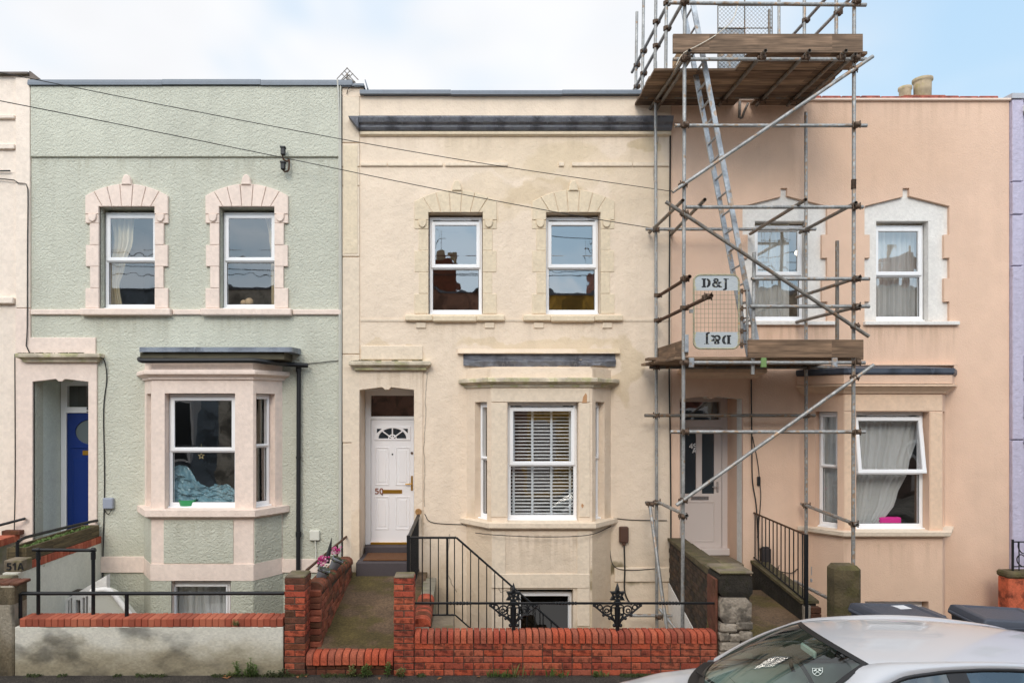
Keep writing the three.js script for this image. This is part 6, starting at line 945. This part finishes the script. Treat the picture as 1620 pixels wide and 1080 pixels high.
// ------------------------------------------------------------------ the car
{
  const cx = .95, cy = -.115, cz0 = 5.66, t = thing('parked_car', 'silver saloon car parked at the kerb in the lower right corner', 'car', [cx + 2.2, cy, cz0]);
  const paint = new THREE.MeshPhysicalMaterial({ color: rgb(200, 202, 206), roughness: .4, metalness: .25, clearcoat: .9, clearcoatRoughness: .06 });
  const trim = mat([22, 23, 25], .45), seal = mat([34, 34, 37], .5), tint = new THREE.MeshPhysicalMaterial({ color: rgb(196, 214, 204), transmission: 1, thickness: 0, roughness: .01, ior: 1.75, side: THREE.DoubleSide }), sideTint = new THREE.MeshPhysicalMaterial({ color: rgb(150, 172, 176), transmission: 1, thickness: 0, roughness: .01, ior: 2.1, side: THREE.DoubleSide });
  const W = (g) => g.translate(cx, cy, cz0), spline = (pts) => new THREE.CatmullRomCurve3(pts.map(V), false, 'catmullrom', .5), G = (fn, a, b) => W(grid(fn, a, b));
  // stations: x, half width, height at the middle, shoulder height
  const S = [[0, .50, .60, .52], [.03, .62, .66, .58], [.15, .75, .775, .69], [.4, .83, .86, .785], [.75, .87, .93, .85], [1.05, .885, .965, .88], [1.35, .89, .98, .915], [2.4, .895, .985, .93], [3.4, .89, 1.0, .945], [3.85, .875, 1.02, .95], [4.2, .83, 1.015, .94], [4.36, .76, .96, .88], [4.42, .66, .74, .66]];
  const stn = (x) => { let i = 0; while (i < S.length - 2 && S[i + 1][0] < x) i++; const a = S[i], b = S[i + 1], k = (x - a[0]) / (b[0] - a[0]), s = k * k * (3 - 2 * k); return [1, 2, 3].map((q) => mix(a[q], b[q], mix(k, s, .35))); };
  const sec = (x, v) => { const [w, top, sh] = stn(x), s = v < .5 ? -1 : 1, q = Math.abs(v - .5) * 2, prof = [[0, top], [w * .4, top - .008], [w * .72, mix(sh, top, .75)], [w * .88, mix(sh, top, .35)], [w * .955, sh - .01], [w * .99, sh - .07], [w, .62], [w * .99, .42], [w * .95, .2]], k = q * (prof.length - 1), i = Math.min(prof.length - 2, Math.floor(k)), f = k - i; const c = (j) => prof[Math.max(0, Math.min(prof.length - 1, j))], cr = (n) => { const p0 = c(i - 1)[n], p1 = c(i)[n], p2 = c(i + 1)[n], p3 = c(i + 2)[n]; return .5 * (2 * p1 + (p2 - p0) * f + (2 * p0 - 5 * p1 + 4 * p2 - p3) * f * f + (3 * p1 - p0 - 3 * p2 + p3) * f ** 3); }; return [x, cr(1), s * Math.max(0, cr(0))]; };
  put('body', [G((u, v) => sec(1.18 + u * 3.24, v), 40, 48), W(new THREE.PlaneGeometry(.01, .01))].slice(0, 1), paint, t);
  put('bonnet', G((u, v) => { const p = sec(mix(.0, 1.176, u), .5 + (v - .5) * .5); p[1] += .012 * Math.exp(-(((Math.abs(p[2]) - .52) / .07) ** 2)) * sst(.1, .5, u); return p; }, 40, 48), paint, t);
  for (const s of [-1, 1]) put('wing', G((u, v) => sec(mix(.0, 1.176, u), .5 + s * mix(.2505, .5, v)), 36, 24), paint, t);
  put('front_bumper', W(box(-.03, .2, .12, .56, -.62, .62, .08)), paint, t);
  put('underside', W(box(.2, 4.25, .16, .30, -.8, .8, .05)), trim, t);
  const header = (v) => { const a = v * 2 - 1; return [1.79 - .10 * (1 - a * a), 1.385 + .05 * (1 - a * a), a * .485]; };
  const cowl = (v) => { const a = v * 2 - 1; return [1.17 - .33 * (1 - a * a), .985 - .015 * (1 - a * a), a * .72]; };
  const rearTop = (v) => { const a = v * 2 - 1; return [3.42 + .08 * (1 - a * a), 1.335 + .045 * (1 - a * a), a * .46]; }, rearLow = (v) => { const a = v * 2 - 1; return [4.0 + .14 * (1 - a * a), 1.03, a * .62]; };
  const bul = (A, B, u, v, k) => { const a = A(v), b = B(v), q = 4 * u * (1 - u) * k; return [mix(a[0], b[0], u) - q * .6, mix(a[1], b[1], u) + q, mix(a[2], b[2], u)]; };
  put('windscreen', G((u, v) => bul(cowl, header, u, v, .03), 20, 24), tint, t);
  put('screen_border', [G((u, v) => { const p = bul(cowl, header, mix(.0, .055, u), v, .03); p[1] += .004; p[0] -= .003; return p; }, 3, 24), G((u, v) => { const p = bul(cowl, header, mix(.955, 1, u), v, .03); p[1] += .004; p[0] -= .003; return p; }, 3, 24), G((u, v) => { const p = bul(cowl, header, u, mix(0, .028, v), .03); p[1] += .004; p[0] -= .003; return p; }, 16, 3), G((u, v) => { const p = bul(cowl, header, u, mix(.972, 1, v), .03); p[1] += .004; p[0] -= .003; return p; }, 16, 3)], trim, t);
  put('cowl', G((u, v) => { const p = cowl(v), q = sec(mix(p[0] - .08, p[0], u), .5 + (v - .5) * .46); return [mix(p[0] - .09, p[0] + .02, u), p[1] - .012 + .008 * u, p[2] * 1.02]; }, 4, 24), trim, t);
  for (const [a, b] of [[[.93, .992, -.45], [1.02, 1.012, .12]], [[.93, .992, .08], [1.10, 1.03, .58]]]) put('wiper', W(rod(a, b, .011, 6)), trim, t);
  // roof: crowned, rolling down into the side rails
  const roofAt = (u, v) => { const a = v * 2 - 1, x0 = header(v)[0], x1 = rearTop(v)[0], x = mix(x0, x1, u), crown = .030 * 4 * u * (1 - u) * (.8 + .2 * (1 - a * a)), y0 = mix(header(v)[1], rearTop(v)[1], u), sh = .022 * sst(.82, 1, Math.abs(a)); return [x, y0 + crown + .022 * Math.sin(u * Math.PI) - sh * 0, a * mix(.485, .46, u) * (1 + .06 * Math.sin(u * Math.PI))]; };
  put('roof', G(roofAt, 36, 40), paint, t);
  for (const s of [-1, 1]) {
    const v = s < 0 ? 0 : 1;
    // edge of roof and pillars, from the bonnet over the doors to the boot
    const up = spline([[1.16, .975, s * .728], ...[.25, .5, .75].map((u) => bul(cowl, header, u, v, .03)), ...[0, .25, .5, .75, 1].map((u) => roofAt(u, v)), ...[.5, 1].map((u) => { const p = bul(rearTop, rearLow, u, v, .03); return [p[0] + .03 * u, p[1], p[2]]; })]);
    const lo = spline([[1.22, .955, s * .80], [1.44, 1.09, s * .745], [1.62, 1.20, s * .69], [1.86, 1.305, s * .625], [2.06, 1.352, s * .595], [2.5, 1.382, s * .585], [2.95, 1.36, s * .585], [3.4, 1.27, s * .61], [3.72, 1.13, s * .67], [3.9, .99, s * .77]]);
    put('side_rail', G((u, q) => { const a = up.getPoint(u), b = lo.getPoint(u), k = 4 * q * (1 - q) * .028; return [mix(a.x, b.x, q), mix(a.y, b.y, q) + k * .9, mix(a.z, b.z, q) + s * k * .9]; }, 60, 10), paint, t);
    const belt = (x) => .955 + .012 * (x - 1.16), zb = .835;
    const top = (x) => { let u = 0, q = lo.getPoint(0); for (let i = 0; i <= 80; i++) { const p = lo.getPoint(i / 80); if (Math.abs(p.x - x) < Math.abs(q.x - x)) q = p; } return q; };
    const side = (x, q, off = 0) => { const p = top(x), k = 4 * q * (1 - q) * .02; return [x, mix(belt(x), p.y, q), s * (mix(zb, Math.abs(p.z), q) + k + off)]; };
    put('window', G((u, q) => side(mix(1.25, 2.24, u), q), 30, 8), sideTint, t); put('window', G((u, q) => side(mix(2.36, 3.3, u), q), 30, 8), sideTint, t);
    puts('door_pillar', [G((u, q) => side(mix(2.235, 2.365, u), q, .006), 4, 8), G((u, q) => side(mix(3.29, 3.84, u), q, .006), 14, 8)], seal, t);
    put('window_seal', [W(new THREE.TubeGeometry(spline(Array.from({ length: 36 }, (_, i) => { const x = mix(1.2, 3.8, i / 35); return side(x, 1, .004); })), 80, .013, 6)), W(new THREE.TubeGeometry(spline(Array.from({ length: 12 }, (_, i) => side(mix(1.2, 3.8, i / 11), 0, .004))), 40, .010, 6))], seal, t);
    put('shoulder', G((u, q) => [mix(1.15, 3.95, u), mix(belt(mix(1.15, 3.95, u)) + .001, .90, q), s * mix(zb, .892, q)], 20, 4), paint, t);
    put('side_mirror', [W(new THREE.SphereGeometry(.1, 18, 12).scale(.7, .72, 1.15).translate(1.42, s > 0 ? .98 : .80, s * .98)), W(rod([1.40, s > 0 ? .95 : .79, s * .85], [1.42, s > 0 ? .95 : .79, s * .95], .02, 8))], paint, t);
    put('headlight', W(new THREE.SphereGeometry(.13, 16, 12).scale(.9, .55, 1.25).translate(.14, .62, s * .6)), new THREE.MeshPhysicalMaterial({ color: rgb(210, 214, 220), roughness: .1, clearcoat: 1 }), t);
    for (const x of [.82, 3.5]) { const w = put('wheel', W(new THREE.CylinderGeometry(.21, .21, .2, 24).rotateX(Math.PI / 2).translate(x, .315, s * .80)), M.alu, t); put('tyre', W(new THREE.TorusGeometry(.25, .075, 10, 30).scale(1, 1, 1.25).translate(x, .315, s * .79)), M.black, w); }
  }
  put('rear_window', G((u, v) => bul(rearTop, rearLow, u, v, .03), 12, 20), sideTint, t);
  put('boot', G((u, v) => { const a = rearLow(v); return [mix(a[0], 4.28, u), mix(a[1] + .002, 1.022, u), a[2] * mix(1, 1.15, u)]; }, 6, 16), paint, t);
  // what shows through the glass
  const cloth = mat([92, 92, 94], .9), dark = mat([40, 41, 43], .8);
  put('dashboard', W(box(1.02, 1.62, .80, .955, -.72, .72, .05)), dark, t);
  put('floor', W(box(1.2, 4.0, .30, .34, -.8, .8)), dark, t);
  for (const x of [2.35, 3.15]) for (const z of x < 3 ? [-.37, .37] : [-.37, .37]) { const st = put('seat', [W(box(x - .45, x + .02, .42, .60, z - .25, z + .25, .06)), W(box(-.07, .07, 0, .58, -.24, .24, .05).rotateZ(-.2).translate(x + .02, .56, z))], cloth, t); put('headrest', W(box(-.05, .05, 0, .17, -.13, .13, .04).rotateZ(-.2).translate(x + .135, 1.135, z)), mat([170, 172, 170], .8), st); }
  put('steering_wheel', W(new THREE.TorusGeometry(.17, .016, 8, 28).rotateY(Math.PI / 2).rotateZ(.4).translate(1.74, .98, -.36)), dark, t);
  put('rear_view_mirror', [W(box(1.60, 1.625, 1.29, 1.345, -.11, .11, .012))], mat([206, 210, 212], .35), t);
  // shield sticker with crossed hammers inside the windscreen
  const c = document.createElement('canvas'); c.width = 128; c.height = 160; const g = c.getContext('2d');
  g.fillStyle = '#20322c'; g.fillRect(0, 0, 128, 160); g.lineWidth = 9; g.strokeStyle = '#d6ded8'; g.beginPath(); g.moveTo(10, 14); g.quadraticCurveTo(64, 30, 118, 14); g.lineTo(114, 84); g.quadraticCurveTo(104, 128, 64, 150); g.quadraticCurveTo(24, 128, 14, 84); g.closePath(); g.stroke();
  g.lineWidth = 8; g.beginPath(); g.moveTo(34, 116); g.lineTo(88, 52); g.moveTo(94, 116); g.lineTo(40, 52); g.stroke(); g.fillStyle = '#d6ded8'; g.save(); g.translate(88, 52); g.rotate(.85); g.fillRect(-20, -9, 40, 18); g.restore(); g.save(); g.translate(40, 52); g.rotate(-.85); g.fillRect(-20, -9, 40, 18); g.restore();
  const tx = new THREE.CanvasTexture(c); tx.colorSpace = THREE.SRGBColorSpace;
  let best = [9e9]; for (let u = .1; u < .9; u += .01) for (let v = .4; v < .98; v += .01) { const p = bul(cowl, header, u, v, .03), k = F / (DIST - p[2] - cz0), e = Math.hypot(CX + (p[0] + cx) * k - 1294, CY - (p[1] + cy - EYE) * k - 1063); if (e < best[0]) best = [e, u, v]; }   // where the sticker sits on the glass
  const [, su, sv] = best, p0 = V(bul(cowl, header, su, sv, .03)), eu = V(bul(cowl, header, su + .02, sv, .03)).sub(p0).normalize(), ev = V(bul(cowl, header, su, sv + .02, .03)).sub(p0).normalize(), en = new THREE.Vector3().crossVectors(ev, eu).normalize(), pj = (d) => { const q = p0.clone().addScaledVector(d, .01), k = F / (DIST - q.z - cz0); return (q.x + cx) * k; }, k0 = (p0.x + cx) * F / (DIST - p0.z - cz0), du = pj(eu) - k0, dv = pj(ev) - k0, upw = eu.clone().addScaledVector(ev, -du / dv);
  if (upw.y < 0 && upw.z > 0) upw.negate(); upw.normalize(); const ex = new THREE.Vector3().crossVectors(upw, en);
  const sp = p0.clone().addScaledVector(en, .004).add(V([cx, cy, cz0]));
  const sh = poly([[-.034, .04], [0, .034], [.034, .04], [.033, -.004], [.02, -.03], [0, -.042], [-.02, -.03], [-.033, -.004]]), sg = new THREE.ShapeGeometry(sh), suv = sg.attributes.uv; for (let i = 0; i < suv.count; i++) suv.setXY(i, sg.attributes.position.getX(i) / .08 + .5, sg.attributes.position.getY(i) / .09 + .5);
  const stk = new THREE.Mesh(sg, new THREE.MeshStandardMaterial({ map: tx, roughness: .6, side: THREE.DoubleSide })); stk.name = 'shield_sticker'; stk.castShadow = stk.receiveShadow = true; stk.position.copy(sp.sub(V([cx + 2.2, cy, cz0]))); stk.quaternion.setFromRotationMatrix(new THREE.Matrix4().makeBasis(ex, upw, en)); t.add(stk);
}

// ------------------------------------------------------------------ the other side of the street, seen only as reflections
{
  const Z = 15.2;
  [[-26, -19.5, 7.5, [120, 70, 58], 'dark red', 1], [-19.5, -14, 7.6, [176, 172, 160], 'grey', 0], [-14, -8.8, 7.5, [150, 166, 182], 'slate blue', 0], [-8.8, -3.6, 7.55, [226, 220, 208], 'pale grey', 1], [-3.6, 2.2, 7.45, [176, 132, 112], 'brown brick', 1], [2.2, 5.7, 7.35, [236, 186, 84], 'yellow', 0], [5.7, 9.2, 9.2, [150, 92, 76], 'tall red brick', 1], [9.2, 14.2, 7.5, [190, 178, 162], 'stone coloured', 0], [14.2, 21, 7.6, [128, 110, 102], 'dark brown', 1]].forEach(([x0, x1, h, c, w, ch]) => {
    const t = thing('terraced_house', w + ' house across the street, seen as a reflection in the windows', 'house', [(x0 + x1) / 2, 0, Z]), m = (x0 + x1) / 2;
    put('wall', box(x0, x1, -.2, h, Z, Z + 6), mat(c, .9, { map: sized(T.grime, 2.5) }), t); put('coping', box(x0, x1, h + .002, h + .09, Z - .06, Z + .3), M.greyCap, t);
    for (const x of [m - 1.15, m + 1.15]) for (const y of [4.5]) { const f = put('window', box(x - .46, x + .46, y, y + 1.6, Z - .03, Z - .002), M.upvc, t); put('pane', [box(x - .38, x + .38, y + .08, y + .74, Z - .04, Z - .031), box(x - .38, x + .38, y + .82, y + 1.5, Z - .04, Z - .031)], M.darkGlass, f); }
    const f = put('window', box(m + .3, m + 1.9, 1.3, 3.1, Z - .4, Z - .002), M.upvc, t); put('pane', [box(m + .4, m + 1.06, 1.4, 3.0, Z - .41, Z - .401), box(m + 1.14, m + 1.8, 1.4, 3.0, Z - .41, Z - .401)], M.darkGlass, f);
    put('door', box(m - 1.6, m - .75, .2, 2.5, Z - .03, Z - .002), w === 'pale grey' ? M.blueDoor : M.greyDoor, t);
    if (ch) { const s = put('chimney', box(m - .5, m + .5, h, h + 1.5, Z + 2.4, Z + 3.0), M.oldBrick[2], t); put('chimney_pot', [rod([m - .25, h + 1.5, Z + 2.7], [m - .25, h + 1.95, Z + 2.7], .12), rod([m + .25, h + 1.5, Z + 2.7], [m + .25, h + 1.85, Z + 2.7], .12)], M.pot, s); }
  });
  [[-1.4, 7.45, 'thin television aerial on the roof across the street, left one seen reflected'], [4.9, 7.35, 'thin television aerial on the yellow house across the street seen reflected'], [-6.2, 7.55, 'thin television aerial on the pale grey house across the street seen reflected'], [11.5, 7.5, 'thin television aerial far right across the street seen reflected']].forEach(([x, y, label], i) => { const t = thing('roof_aerial', label, 'aerial', [x, y, Z + .5]); put('mast', rod([x, y - .2, Z + .5], [x + .05, y + 1.9, Z + .5], .025, 6), M.galvDark, t); put('arm', [rod([x - .5, y + 1.75, Z + .5], [x + .7, y + 1.85, Z + .5], .018, 6), ...[0, 1, 2, 3, 4].map((k) => rod([x - .4 + k * .22, y + 1.45 + k * .02, Z + .5], [x - .4 + k * .22, y + 2.1 + k * .02, Z + .5], .01, 5))], M.galvDark, t); });
  for (const [y0, y1, l] of [[8.3, 8.0, 'upper wire across the street seen reflected in the window panes'], [7.9, 8.5, 'lower wire across the street seen reflected in the window panes']]) tag(put('street_wire', wire([[-14, y0, Z - 1], [0, (y0 + y1) / 2 - .25, Z - 1], [14, y1, Z - 1]], .014, 40, 5), M.cable, scene), l, 'cable');
}
renderer.render(scene, camera);
